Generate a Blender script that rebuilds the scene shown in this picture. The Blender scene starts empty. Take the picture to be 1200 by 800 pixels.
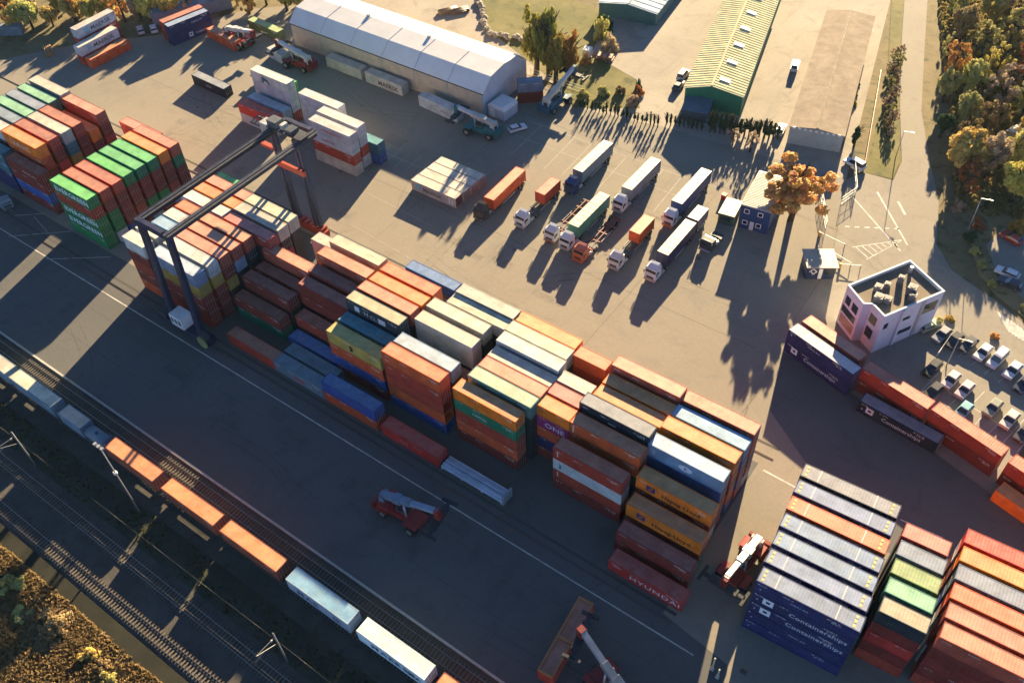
# Container terminal seen from the air, low autumn sun.  World units are metres:
# +X runs along the long stack (parallel to the tracks), +Y away from the tracks, Z up.
import bpy, math, random
from mathutils import Vector, Matrix, noise

random.seed(11)
S = bpy.context.scene
COLL = S.collection
PI = math.pi
R = math.radians

# ------------------------------------------------------------------ geometry helpers
class MB:
    """Collects faces and links them as one mesh object."""
    def __init__(s):
        s.v = []; s.f = []; s.m = []; s.sm = []
    def face(s, pts, m=0, smooth=False):
        i = len(s.v); s.v += [tuple(p) for p in pts]
        s.f.append(tuple(range(i, i + len(pts)))); s.m.append(m); s.sm.append(smooth)
    def hexa(s, b, t, m=0):
        n = len(b); i = len(s.v)
        s.v += [tuple(p) for p in b] + [tuple(p) for p in t]
        fs = [tuple(i + k for k in reversed(range(n))), tuple(i + n + k for k in range(n))]
        for k in range(n):
            k2 = (k + 1) % n
            fs.append((i + k, i + k2, i + n + k2, i + n + k))
        s.f += fs; s.m += [m] * len(fs); s.sm += [False] * len(fs)
        return s
    def box(s, x0, y0, z0, x1, y1, z1, m=0):
        return s.hexa([(x0, y0, z0), (x1, y0, z0), (x1, y1, z0), (x0, y1, z0)],
                      [(x0, y0, z1), (x1, y0, z1), (x1, y1, z1), (x0, y1, z1)], m)
    def prism(s, poly, z0, z1, m=0):
        return s.hexa([(x, y, z0) for x, y in poly], [(x, y, z1) for x, y in poly], m)
    def xprism(s, poly, x0, x1, m=0):          # polygon in (y, z), extruded along x
        return s.hexa([(x0, y, z) for y, z in poly], [(x1, y, z) for y, z in poly], m)
    def yprism(s, poly, y0, y1, m=0):          # polygon in (x, z), extruded along y
        return s.hexa([(x, y1, z) for x, z in poly], [(x, y0, z) for x, z in poly], m)
    def beam(s, p, q, w, h=None, m=0):
        p, q = Vector(p), Vector(q); h = w if h is None else h
        d = (q - p).normalized()
        a = d.cross(Vector((0, 0, 1)))
        if a.length < 1e-4: a = Vector((1, 0, 0))
        a.normalize(); b = a.cross(d).normalized()
        o = [(-w / 2, -h / 2), (w / 2, -h / 2), (w / 2, h / 2), (-w / 2, h / 2)]
        return s.hexa([p + a * i + b * j for i, j in o], [q + a * i + b * j for i, j in o], m)
    def cyl(s, p, q, r, n=12, r2=None, m=0):
        p, q = Vector(p), Vector(q); r2 = r if r2 is None else r2
        d = (q - p).normalized()
        a = d.cross(Vector((0, 0, 1)))
        if a.length < 1e-4: a = Vector((1, 0, 0))
        a.normalize(); b = a.cross(d).normalized()
        c = [(math.cos(2 * PI * k / n), math.sin(2 * PI * k / n)) for k in range(n)]
        i = len(s.v)
        s.v += [tuple(p + (a * x + b * y) * r) for x, y in c] + [tuple(q + (a * x + b * y) * r2) for x, y in c]
        s.f += [tuple(i + k for k in range(n)), tuple(i + n + k for k in reversed(range(n)))]
        s.m += [m, m]; s.sm += [False, False]
        for k in range(n):
            k2 = (k + 1) % n
            s.f.append((i + k2, i + k, i + n + k, i + n + k2)); s.m.append(m); s.sm.append(True)
        return s
    def mesh(s, name, mats):
        me = bpy.data.meshes.new(name)
        me.from_pydata(s.v, [], s.f); me.update()
        for a in (mats if isinstance(mats, (list, tuple)) else [mats]): me.materials.append(a)
        me.polygons.foreach_set('material_index', s.m)
        me.polygons.foreach_set('use_smooth', s.sm)
        return me
    def obj(s, name, mats, parent=None, **k):
        return link(name, s.mesh(name, mats), parent, **k)

def link(name, data, parent=None, loc=None, rz=None, color=None):
    o = bpy.data.objects.new(name, data); COLL.objects.link(o)
    if parent is not None: o.parent = parent
    if loc is not None: o.location = loc
    if rz is not None: o.rotation_euler = (0, 0, rz)
    if color is not None: o.color = (*color, 1)
    return o

def tag(o, label=None, cat=None, group=None, kind=None):
    if label: o['label'] = label
    if cat: o['category'] = cat
    if group: o['group'] = group
    if kind: o['kind'] = kind
    return o

def thing(name, label, cat, loc=(0, 0, 0), rz=0, group=None):
    o = link(name, None, None, loc, rz); o.empty_display_size = .3
    return tag(o, label, cat, group)

def copy_tree(o, parent=None):
    c = o.copy(); COLL.objects.link(c); c.parent = parent
    for ch in o.children: copy_tree(ch, c)
    return c

# ------------------------------------------------------------------ materials
def node_mat(name, rough=.6, metal=0.0, spec=.4):
    m = bpy.data.materials.new(name); m.use_nodes = True
    nt = m.node_tree; b = nt.nodes['Principled BSDF']
    b.inputs['Roughness'].default_value = rough; b.inputs['Metallic'].default_value = metal
    b.inputs['Specular IOR Level'].default_value = spec
    return m, nt, b

class N:
    """Tiny node-graph writer."""
    def __init__(s, nt): s.t = nt
    def n(s, kind, **kw):
        x = s.t.nodes.new(kind)
        for k, v in kw.items(): setattr(x, k, v)
        return x
    def link(s, a, b): s.t.links.new(a, b)
    def coord(s, scale=(1, 1, 1), which='Object', rand=False):
        c = s.n('ShaderNodeTexCoord'); out = c.outputs[which]
        if rand:
            oi = s.n('ShaderNodeObjectInfo'); mul = s.n('ShaderNodeMath', operation='MULTIPLY'); mul.inputs[1].default_value = 60
            s.link(oi.outputs['Random'], mul.inputs[0])
            add = s.n('ShaderNodeVectorMath', operation='ADD'); s.link(out, add.inputs[0]); s.link(mul.outputs[0], add.inputs[1]); out = add.outputs[0]
        mp = s.n('ShaderNodeMapping'); mp.inputs['Scale'].default_value = scale; s.link(out, mp.inputs[0])
        return mp.outputs[0]
    def noise(s, vec, scale, detail=4, rough=.6, dist=0):
        x = s.n('ShaderNodeTexNoise'); x.inputs['Scale'].default_value = scale; x.inputs['Detail'].default_value = detail
        x.inputs['Roughness'].default_value = rough; x.inputs['Distortion'].default_value = dist
        s.link(vec, x.inputs['Vector']); return x.outputs['Fac']
    def ramp(s, fac, lo, hi, a=0.0, b=1.0):
        x = s.n('ShaderNodeMapRange'); x.inputs['From Min'].default_value = lo; x.inputs['From Max'].default_value = hi
        x.inputs['To Min'].default_value = a; x.inputs['To Max'].default_value = b
        s.link(fac, x.inputs['Value']); return x.outputs[0]
    def mix(s, fac, a, b, mode='MIX'):
        x = s.n('ShaderNodeMix', data_type='RGBA', blend_type=mode)
        for v, i in ((fac, 0), (a, 6), (b, 7)):
            if isinstance(v, (int, float)): x.inputs[i].default_value = v
            elif isinstance(v, tuple): x.inputs[i].default_value = (*v, 1)
            else: s.link(v, x.inputs[i])
        return x.outputs[2]
    def bump(s, h, strength, dist, bsdf):
        x = s.n('ShaderNodeBump'); x.inputs['Strength'].default_value = strength; x.inputs['Distance'].default_value = dist
        s.link(h, x.inputs['Height']); s.link(x.outputs[0], bsdf.inputs['Normal'])

def scale3(nodes, fac):      # grey colour from a value
    c = nodes.n('ShaderNodeCombineColor')
    for i in range(3): nodes.link(fac, c.inputs[i])
    return c.outputs[0]

def weathered(name, rough=.55, dirt=.35, rust=.25, streak=True, roof=False, metal=0.0, color=None, codes=False):
    m, nt, b = node_mat(name, rough, metal)
    g = N(nt)
    if color is None:
        oi = g.n('ShaderNodeObjectInfo'); base = oi.outputs['Color']
    else:
        rgb = g.n('ShaderNodeRGB'); rgb.outputs[0].default_value = (*color, 1); base = rgb.outputs[0]
    co = g.coord(rand=True)
    big = g.ramp(g.noise(co, .45, 4), .3, .75, 1 - dirt, 1.1)
    col = g.mix(1.0, base, scale3(g, big), 'MULTIPLY')
    if streak:
        st = g.noise(g.coord((1.6, 1.6, .22), rand=True) if not roof else g.coord((.25, 1.4, 1), rand=True), 1.6, 5, .7)
        col = g.mix(g.ramp(st, .56, .78, 0, rust), col, (.10, .055, .035))
    if roof:
        du = g.noise(co, 1.1, 5, .65)
        col = g.mix(g.ramp(du, .45, .8, 0, .35), col, (.38, .33, .27))
        pt = g.noise(co, 3.5, 3)
        col = g.mix(g.ramp(pt, .66, .74, 0, .5), col, (.12, .07, .05))
        w = g.n('ShaderNodeTexWave', wave_type='BANDS', bands_direction='X'); w.inputs['Scale'].default_value = .75
        g.link(g.coord(), w.inputs['Vector']); g.bump(w.outputs['Fac'], .35, .03, b)
    if codes:                                   # owner codes and plates stencilled near the top of each side
        c0 = g.n('ShaderNodeTexCoord'); sp = g.n('ShaderNodeSeparateXYZ'); g.link(c0.outputs['Object'], sp.inputs[0])
        oi2 = g.n('ShaderNodeObjectInfo')
        def band(o, lo, hi):
            a = g.n('ShaderNodeMath', operation='COMPARE'); a.inputs[1].default_value = (lo + hi) / 2; a.inputs[2].default_value = (hi - lo) / 2; g.link(sp.outputs[o], a.inputs[0]); return a.outputs[0]
        def mul(p, q):
            a = g.n('ShaderNodeMath', operation='MULTIPLY'); g.link(p, a.inputs[0]); g.link(q, a.inputs[1]); return a.outputs[0]
        def add(p, q):
            a = g.n('ShaderNodeMath', operation='MAXIMUM'); g.link(p, a.inputs[0]); g.link(q, a.inputs[1]); return a.outputs[0]
        t1 = mul(band('X', 9.6, 11.5), band('Z', 2.06, 2.26)); t2 = mul(band('X', 10.2, 11.5), band('Z', 1.74, 1.9)); t3 = mul(band('X', .5, 1.7), band('Z', 2.06, 2.22)); t4 = mul(band('X', 3.7, 5.2), band('Z', 2.06, 2.22))
        gl = g.noise(g.coord((9, 1, 3), rand=True), 1.0, 1)
        m4 = mul(add(add(t1, t2), add(t3, t4)), g.ramp(gl, .44, .5))
        on = g.n('ShaderNodeMath', operation='GREATER_THAN'); on.inputs[1].default_value = .25; g.link(oi2.outputs['Random'], on.inputs[0])
        col = g.mix(mul(m4, on.outputs[0]), col, (.55, .54, .5))
    g.link(col, b.inputs['Base Color'])
    rr = g.ramp(g.noise(co, 2.0, 3), .3, .7, rough - .1, min(1, rough + .15)); g.link(rr, b.inputs['Roughness'])
    return m

def ground_mat(name, a, c, big=.05, fine=2.0, third=None, rough=.9, bump=.15, stains=0.0):
    m, nt, b = node_mat(name, rough, 0, .25); g = N(nt)
    co = g.coord(which='Object')
    f1 = g.noise(co, big, 6, .62); f2 = g.noise(co, fine, 5, .7)
    col = g.mix(g.ramp(f1, .35, .68), a, c)
    if third: col = g.mix(g.ramp(g.noise(co, big * 3.3, 5, .7, .6), .52, .68), col, third)
    col = g.mix(1.0, col, scale3(g, g.ramp(f2, .25, .75, .9, 1.09)), 'MULTIPLY')
    if stains:
        sn = g.noise(g.coord((1, .16, 1)), .32, 6, .7, .4)
        col = g.mix(g.ramp(sn, .55, .72, 0, stains), col, tuple(x * .55 for x in a))
        s2 = g.noise(g.coord((.12, 1, 1)), .5, 5, .7, .3)
        col = g.mix(g.ramp(s2, .58, .74, 0, stains * .8), col, tuple(x * .6 for x in a))
        oil = g.noise(co, .9, 3, .6)
        col = g.mix(g.ramp(oil, .70, .78, 0, .45), col, tuple(x * .35 for x in a))
        v = g.n('ShaderNodeTexVoronoi', feature='DISTANCE_TO_EDGE'); v.inputs['Scale'].default_value = .07
        wob = g.n('ShaderNodeVectorMath', operation='ADD'); wn = g.n('ShaderNodeTexNoise'); wn.inputs['Scale'].default_value = .35
        g.link(co, wn.inputs['Vector']); g.link(co, wob.inputs[0]); g.link(wn.outputs['Color'], wob.inputs[1])
        g.link(wob.outputs[0], v.inputs['Vector'])
        col = g.mix(g.ramp(v.outputs['Distance'], .0, .004, .16, 0), col, tuple(x * .5 for x in a))
    g.link(col, b.inputs['Base Color'])
    if bump: g.bump(f2, bump, .05, b)
    return m

def flat(name, color, rough=.6, metal=0, spec=.4, var=.12, scale=1.5):
    m, nt, b = node_mat(name, rough, metal, spec); g = N(nt)
    f = g.noise(g.coord(rand=True), scale, 4)
    g.link(g.mix(1.0, color, scale3(g, g.ramp(f, .3, .7, 1 - var, 1 + var)), 'MULTIPLY'), b.inputs['Base Color'])
    return m

def painted(name, rough=.4, var=.1):      # takes its colour from the object
    m, nt, b = node_mat(name, rough); g = N(nt)
    oi = g.n('ShaderNodeObjectInfo'); f = g.noise(g.coord(rand=True), .9, 4)
    g.link(g.mix(1.0, oi.outputs['Color'], scale3(g, g.ramp(f, .3, .7, 1 - var, 1 + var)), 'MULTIPLY'), b.inputs['Base Color'])
    return m

def foliage(name):
    m, nt, b = node_mat(name, .75, 0, .2); g = N(nt)
    oi = g.n('ShaderNodeObjectInfo'); co = g.coord(rand=True)
    f = g.noise(co, .55, 4, .7); f2 = g.noise(co, 6, 2)
    col = g.mix(1.0, oi.outputs['Color'], scale3(g, g.ramp(f, .3, .72, .68, 1.35)), 'MULTIPLY')
    hs = g.n('ShaderNodeHueSaturation'); g.link(g.ramp(f2, .3, .7, .465, .535), hs.inputs['Hue']); g.link(col, hs.inputs['Color'])
    g.link(hs.outputs[0], b.inputs['Base Color'])
    tr = g.n('ShaderNodeBsdfTranslucent'); g.link(hs.outputs[0], tr.inputs['Color'])
    ms = g.n('ShaderNodeMixShader'); ms.inputs[0].default_value = .3
    g.link(b.outputs[0], ms.inputs[1]); g.link(tr.outputs[0], ms.inputs[2])
    g.link(ms.outputs[0], nt.nodes['Material Output'].inputs['Surface'])
    return m

M = {}
M['side'] = weathered('container_paint', .5, .38, .34, codes=True)
M['roof'] = weathered('container_roof_paint', .6, .36, .5, roof=True)
M['door'] = weathered('container_door_paint', .5, .38, .35)
M['rod'] = flat('galvanised_rod', (.35, .35, .35), .4, .6)
M['ink'] = painted('lettering_paint', .9, .08)
M['paint'] = painted('vehicle_paint', .35, .06)
M['worn'] = weathered('worn_machine_paint', .5, .3, .25)
M['rubber'] = flat('tyre_rubber', (.018, .018, .018), .85)
M['hub'] = flat('wheel_hub', (.3, .3, .3), .5, .4)
M['glass'] = flat('dark_glass', (.02, .03, .04), .08, 0, .8, .05)
M['steel'] = weathered('dark_steel', .5, .3, .3, color=(.055, .058, .065))
M['galv'] = flat('galvanised_steel', (.42, .43, .44), .45, .5)
M['white'] = weathered('white_paint', .5, .15, .1, color=(.75, .74, .71))
M['leaf'] = foliage('leaves')
M['bark'] = flat('bark', (.075, .055, .04), .9, 0, .2, .35, 3)
M['yard'] = ground_mat('yard_asphalt', (.218, .192, .152), (.245, .215, .17), .045, 1.6, (.20, .178, .148), .9, .1, .22)
M['road'] = ground_mat('road_asphalt', (.225, .2, .165), (.26, .232, .19), .06, 1.8, (.205, .185, .155), .9, .1, .2)
M['concrete'] = ground_mat('pale_concrete', (.27, .235, .19), (.34, .30, .245), .05, 1.2, (.23, .2, .165), .9, .1, .4)
M['grass'] = ground_mat('dry_grass', (.105, .105, .03), (.19, .16, .06), .09, 1.3, (.07, .075, .025), .95, .6)
M['weeds'] = ground_mat('dry_weeds', (.19, .14, .065), (.29, .215, .11), .12, 1.1, (.055, .055, .022), .95, .7)
M['litter'] = ground_mat('leaf_litter', (.14, .115, .055), (.21, .16, .085), .11, 1.2, (.055, .06, .022), .95, .6)
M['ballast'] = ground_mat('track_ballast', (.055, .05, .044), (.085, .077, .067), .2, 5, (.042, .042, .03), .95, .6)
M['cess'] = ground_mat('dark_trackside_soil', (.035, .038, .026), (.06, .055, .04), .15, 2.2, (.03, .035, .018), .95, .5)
M['line'] = flat('road_paint', (.47, .45, .41), .8, 0, .3, .3, .8)
M['faint'] = flat('worn_road_paint', (.36, .33, .28), .8, 0, .3, .25, .8)
M['kerb'] = flat('kerb_stone', (.42, .4, .36), .85, 0, .3, .15)
M['railsteel'] = flat('rail_steel', (.14, .10, .08), .35, .7, .5, .2)
M['railtop'] = flat('worn_rail', (.34, .31, .28), .3, .85, .5, .1)
M['sleeper'] = flat('concrete_sleeper', (.12, .10, .08), .9, 0, .3, .25, .7)

# ------------------------------------------------------------------ ground sheets
def sheet(name, poly, z, mat, kind='structure', thick=None):
    b = MB()
    if thick: b.prism(poly, z - thick, z)
    else: b.face([(x, y, z) for x, y in poly])
    o = b.obj(name, mat); return tag(o, kind=kind)

sheet('terrain', [(-1800, -1500), (1500, -1500), (1500, 1900), (-1800, 1900)], -.16, M['litter'])
sheet('container_yard', [(-330, 37.6), (110, 37.6), (110, 100), (13, 104.5), (-12, 112), (-29, 116), (-29.5, 141), (-37, 168), (-80, 164.2), (-101, 160), (-118, 166),
      (-190, 166), (-206, 152), (-216, 129), (-232, 113), (-246, 92), (-330, 60)], 0, M['yard'], thick=.14)
sheet('storage_ground', [(-190, 166.02), (-118, 166.02), (-110, 166.02), (-139, 178), (-152, 189), (-152, 215), (-215, 190)], -.02, M['concrete'])
sheet('hall_yard', [(-101, 160.05), (-80, 164.25), (-37.02, 168.05), (-40, 180), (-60, 262), (-135, 262), (-118, 204), (-111, 183), (-95, 178.5), (-88, 168)], -.03, M['concrete'])
sheet('grass_plot', [(-101, 160.04), (-88.02, 167.9), (-95.2, 178.4), (-111.2, 183), (-118.2, 204), (-151.9, 205), (-151.9, 189), (-139.2, 178.1), (-109.9, 166.05)], -.02, M['grass'])
sheet('access_road', [(-29.4, 141), (-37, 168.1), (-34.8, 172.5), (-28.6, 173.2), (-29.4, 180.5), (-36.5, 199.4), (-45.5, 225.4), (-53.9, 251.7), (-75, 320), (-66, 320),
      (-48.7, 254.9), (-40.6, 228.4), (-32.4, 202), (-24.3, 183.7), (-18.4, 171.6), (-14.5, 158), (-9.5, 152), (0, 148), (30, 132), (30, 118), (13, 117.5), (13, 104.6), (-12, 112.02), (-29, 116.02)], -.012, M['road'])
sheet('verge', [(-56.8, 249.9), (-44.1, 212), (-34.6, 172.6), (-28.8, 173.4), (-29.7, 180.5), (-36.8, 199.4), (-45.8, 225.4), (-54.2, 251.7), (-75.3, 320), (-90, 320)], -.006, M['grass'])
sheet('planting_island', [(-17.2, 172), (-11, 170.5), (-8.4, 160), (-4.8, 153.6), (-.5, 149.6), (5, 146.8), (22, 138.5), (26, 150), (12, 158), (4, 175), (-10, 190)], .02, M['weeds'], thick=.12)
sheet('side_car_park', [(-4.6, 171.5), (-6.3, 163), (-2.6, 156.5), (2, 152.5), (12, 147.5), (24, 151), (10, 170)], .034, M['road'])
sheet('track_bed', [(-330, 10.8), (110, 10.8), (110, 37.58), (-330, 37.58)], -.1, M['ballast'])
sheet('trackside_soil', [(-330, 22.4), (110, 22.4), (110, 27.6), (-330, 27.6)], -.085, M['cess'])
M['ditch_shade'] = ground_mat('shaded_ditch_soil', (.016, .016, .011), (.03, .028, .018), .15, 2.2, (.014, .015, .01), .95, .5)  # near-black: the shade of a sunken ditch is put into the soil colour
sheet('drainage_ditch_shade', [(-330, 10.0), (110, 10.0), (110, 12.7), (-330, 12.7)], -.08, M['ditch_shade'])
sheet('embankment', [(-330, -60), (110, -60), (110, 10.9), (-330, 10.9)], -.13, M['weeds'])
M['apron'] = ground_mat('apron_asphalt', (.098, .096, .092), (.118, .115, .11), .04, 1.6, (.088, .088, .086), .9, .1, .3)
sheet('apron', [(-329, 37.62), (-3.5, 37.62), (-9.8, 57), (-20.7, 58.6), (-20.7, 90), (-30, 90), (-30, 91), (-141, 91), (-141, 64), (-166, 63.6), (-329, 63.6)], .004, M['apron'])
sheet('rear_lane_shade', [(-12.6, 86), (109, 86), (109, 99.8), (13, 104.3), (-12, 111.8), (-27.6, 114.6), (-23.8, 101.0), (-14.0, 94)], .004, ground_mat('rear_lane_shaded_asphalt', (.098, .1, .1), (.115, .116, .115), .04, 1.6, (.09, .092, .092), .9, .1, .3))  # darker, bluer asphalt: the boundary row's shade is deepened by the colour
# repairs, joints and tyre marks
def soft_mark(name, a):
    m, nt, bs = node_mat(name, .9, 0, .2); g = N(nt)
    bs.inputs['Base Color'].default_value = (*a, 1)
    f = g.noise(g.coord((1, 1, 1)), .5, 5, .75); tr = g.n('ShaderNodeBsdfTransparent'); ms = g.n('ShaderNodeMixShader')
    g.link(g.ramp(f, .42, .7, .03, .26), ms.inputs[0]); g.link(tr.outputs[0], ms.inputs[1]); g.link(bs.outputs[0], ms.inputs[2]); g.link(ms.outputs[0], nt.nodes['Material Output'].inputs['Surface'])
    return m
M['tyremark'] = soft_mark('tyre_mark_rubber', (.045, .043, .04)); M['patch'] = soft_mark('asphalt_repair', (.13, .118, .1)); M['joint'] = flat('joint_seal', (.075, .07, .062), .9, 0, .2)
b = MB(); q = random.Random(21)
for i in range(34):
    x, y, a = q.uniform(-190, -10), q.choice((q.uniform(40, 58), q.uniform(95, 135), q.uniform(95, 160), q.uniform(98, 125))), q.choice((0, PI, PI / 2, -PI / 2)) + q.uniform(-.5, .5)
    k = q.uniform(-.05, .05); p = Vector((x, y)); L = q.randint(8, 22)
    for off in (-.9, .9):
        a2, pp, prev = a, p.copy(), None
        for j in range(L):
            n_ = Vector((-math.sin(a2), math.cos(a2))); c_ = pp + n_ * off; w_ = .16
            if c_.y < 38.5 or (62.5 < c_.y < 93 and c_.x < -17): break
            cur = (c_ - n_ * w_, c_ + n_ * w_)
            if prev: b.face([(*prev[0], .0085), (*cur[0], .0085), (*cur[1], .0085), (*prev[1], .0085)])
            prev = cur; pp += Vector((math.cos(a2), math.sin(a2))) * 1.6; a2 += k
tag(b.obj('tyre_marks', M['tyremark']), kind='structure')
b = MB()
for i in range(26):
    x, y = q.uniform(-180, -35), q.choice((q.uniform(40, 55), q.uniform(96, 108), q.uniform(100, 155))); w_, h_ = q.uniform(1.5, 7), q.uniform(1.2, 3.5)
    b.face([(x, y, .0065), (x + w_, y, .0065), (x + w_, y + h_, .0065), (x, y + h_, .0065)])
tag(b.obj('asphalt_repairs', M['patch']), kind='structure')
b = MB()
for y in (44.6, 51.2): b.face([(-300, y, .0075), (100, y, .0075), (100, y + .07, .0075), (-300, y + .07, .0075)])
for y in (112.6, 151.4): b.face([(-205, y, .005), (-32, y, .005), (-32, y + .07, .005), (-205, y + .07, .005)])
for x in (-160, -110, -58): b.face([(x, 96, .0052), (x + .06, 96, .0052), (x + .06, 158, .0052), (x, 158, .0052)])
for y in (59.2, 94.0): b.face([(-205, y, .0078), (-19, y, .0078), (-19, y + .5, .0078), (-205, y + .5, .0078)])
tag(b.obj('yard_joints', M['joint']), kind='structure')
b = MB()
for i in range(16): x = -190 + i * 13; b.box(x, 57.0, 0, x + .9, 57.7, .012)
for i in range(9): x = -180 + i * 16; b.box(x, 110 + (i % 3) * 9, 0, x + .8, 110.8 + (i % 3) * 9, .012)
tag(b.obj('drain_covers', M['railsteel']), kind='structure')
b = MB().box(-330, 37.2, -.1, 110, 37.55, .12); tag(b.obj('kerb', M['kerb']), kind='structure')
b = MB().box(-14.8, 172.6, -.1, -14.5, 172.9, .1)

# painted lines
def stripes(name, segs, mat, z=.012):
    b = MB()
    for (x0, y0), (x1, y1), w in segs:
        d = Vector((x1 - x0, y1 - y0)).normalized(); n = Vector((-d.y, d.x)) * w / 2
        b.face([(x0 - n.x, y0 - n.y, z), (x1 - n.x, y1 - n.y, z), (x1 + n.x, y1 + n.y, z), (x0 + n.x, y0 + n.y, z)])
    return tag(b.obj(name, mat), kind='structure')
stripes('yard_edge_line', [((-300, 55.55), (-14.2, 55.55), .22), ((-19.5, 89.2), (-13.6, 89.0), .3), ((1.6, 92.5), (7.9, 92.9), .2)], M['line'])
seg = []
for i in range(9): seg.append(((-103 + i * 4.6, 136), (-103.8 + i * 4.6, 150), .14))
for yy in (143, 149.5): seg.append(((-108, yy), (-62, yy + .5), .14))
for i in range(11): seg.append(((-134 + i * 2.9, 117.5), (-134.4 + i * 2.9, 124.5), .1))
seg += [((-135, 121.2), (-104, 121.6), .12), ((-121.5, 108), (-103, 107), .1), ((-117, 98), (-96, 96.5), .1)]
for i in range(4): seg.append(((-216 + i * 13, 62), (-209 + i * 13, 60.5), .14))
seg += [((-181, 60), (-176, 64), .2), ((-176, 55), (-166, 63.5), .2), ((-163, 55), (-152, 63), .2)]
stripes('yard_bay_lines', seg, M['faint'])
seg = [((-30, 167.5), (-19, 154.5), .35), ((-33.5, 163), (-19.5, 152), .0 + .3), ((-25.3, 166.8), (-22.6, 163.4), .5), ((-21.6, 154.2), (-20.4, 152.6), .5),
       ((-27.8, 148), (-20.3, 155.6), .2), ((-24.2, 146), (-20.3, 155.6), .2)]
for i in range(6): seg.append(((-31.4 + i * 1.7, 153.2 + i * .95), (-30.6 + i * 1.7, 153.7 + i * .95), .35))
for i in range(7): seg.append(((-27.2 + i * .9, 148.4 + i * .95), (-23.8 + i * .5, 146.5 + i * 1.25), .18))
stripes('road_markings', seg, M['line'], -.006)
seg = []
for i in range(8): seg.append(((1.0 + i * .62, 145.4 - i * .25), (4.2 + i * .62, 141.4 - i * .2), .36))
stripes('pedestrian_crossing', seg, M['line'], -.0055)
seg = []
for i in range(7): seg.append(((-1.6 + i * 2.5, 130.2 - i * .6), (.2 + i * 2.5, 136.2 - i * .6), .12))
for i in range(9): seg.append(((-4.6 + i * 2.45, 117.6 - i * .35), (-2.8 + i * 2.45, 126.5 - i * .5), .12))
seg.append(((-4, 122.4), (16, 117.5), .12))
stripes('parking_bay_lines', seg, M['line'], -.0055)

# railway tracks
def track(name, y, x0=-300, x1=100, base=-.1):
    b = MB()
    n = int((x1 - x0) / .62)
    for i in range(n):
        x = x0 + i * .62 + random.uniform(-.03, .03)
        b.box(x, y - 1.28, base, x + .26, y + 1.28, base + .12, 1)
    for s in (-.75, .75):
        b.box(x0, y + s - .035, base + .12, x1, y + s + .035, base + .28, 0)
    tag(b.obj(name, [M['railtop'], M['sleeper']]), kind='structure')
track('railway_track', 31.7); track('railway_track', 35.3); track('railway_track', 20.0, -300, 60); track('railway_track', 14.35, -300, 60)
b = MB()
for y in (58.0, 91.9):
    for s in (-.12, .12): b.box(-300, y + s - .05, 0, -19, y + s + .05, .06)
tag(b.obj('crane_runway_rails', M['railsteel']), kind='structure')

# ------------------------------------------------------------------ containers
W = 2.44
def corr(b, p, u, n, length, z0, z1, period=.28, depth=.04):
    """corrugated panel: starts at p, runs along u, pressed inwards along -n"""
    k = max(4, int(length / period)); st = length / k
    prof = []
    for i in range(k):
        for t, d in ((0, 0), (.3, 0), (.5, -depth), (.8, -depth)): prof.append(((i + t) * st, d))
    prof.append((length, 0))
    for (a, da), (c, dc) in zip(prof, prof[1:]):
        q = [p + u * a + n * da, p + u * c + n * dc]
        b.face([(q[0].x, q[0].y, z0), (q[1].x, q[1].y, z0), (q[1].x, q[1].y, z1), (q[0].x, q[0].y, z1)])

CM = {}
def container_meshes(L, H):
    key = (L, H)
    if key in CM: return CM[key]
    b = MB(); t = .12
    for x in (0, L - .14):
        for y in (0, W - .14): b.box(x, y, 0, x + .14, y + .14, H)              # corner posts
    for y in (.004, W - t + .004 - .008):
        b.box(.14, y, .03, L - .14, y + t, .2); b.box(.14, y, H - .13, L - .14, y + t, H - .006)
    for x in (.004, L - t - .004):
        b.box(x, .14, .03, x + t, W - .14, .2); b.box(x, .14, H - .13, x + t, W - .14, H - .006)
    corr(b, Vector((.14, .03, 0)), Vector((1, 0, 0)), Vector((0, -1, 0)), L - .28, .2, H - .13)
    corr(b, Vector((L - .14, W - .03, 0)), Vector((-1, 0, 0)), Vector((0, 1, 0)), L - .28, .2, H - .13)
    corr(b, Vector((.03, W - .14, 0)), Vector((0, -1, 0)), Vector((-1, 0, 0)), W - .28, .2, H - .13)
    b.box(.1, .1, .14, L - .1, W - .1, .19)
    for x in (0, L - .17):                                                         # corner castings
        for y in (-.012, W - .15): b.box(x - .006, y, H - .1, x + .176, y + .162, H + .008)
    body = b.mesh('container_body', M['side'])
    b = MB(); b.box(.125, .125, H - .06, L - .125, W - .125, H - .022)
    roof = b.mesh('container_roof', M['roof'])
    b = MB(); w2 = (W - .28) / 2 - .01
    b.box(-.05, 0, .2, 0, w2, H - .135)
    for i in range(4):
        z = .35 + i * (H - .75) / 4; b.box(0, .12, z, .012, w2 - .12, z + (H - .75) / 4 - .12)
    door = b.mesh('container_door', M['door'])
    b = MB()
    for y in (.28, .8): b.cyl((.05, y, .12), (.05, y, H - .06), .025, 6); b.box(.03, y - .1, 1.0, .08, y + .3, 1.06)
    rod = b.mesh('container_lock_rods', M['rod'])
    CM[key] = (body, roof, door, rod)
    return CM[key]

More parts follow.
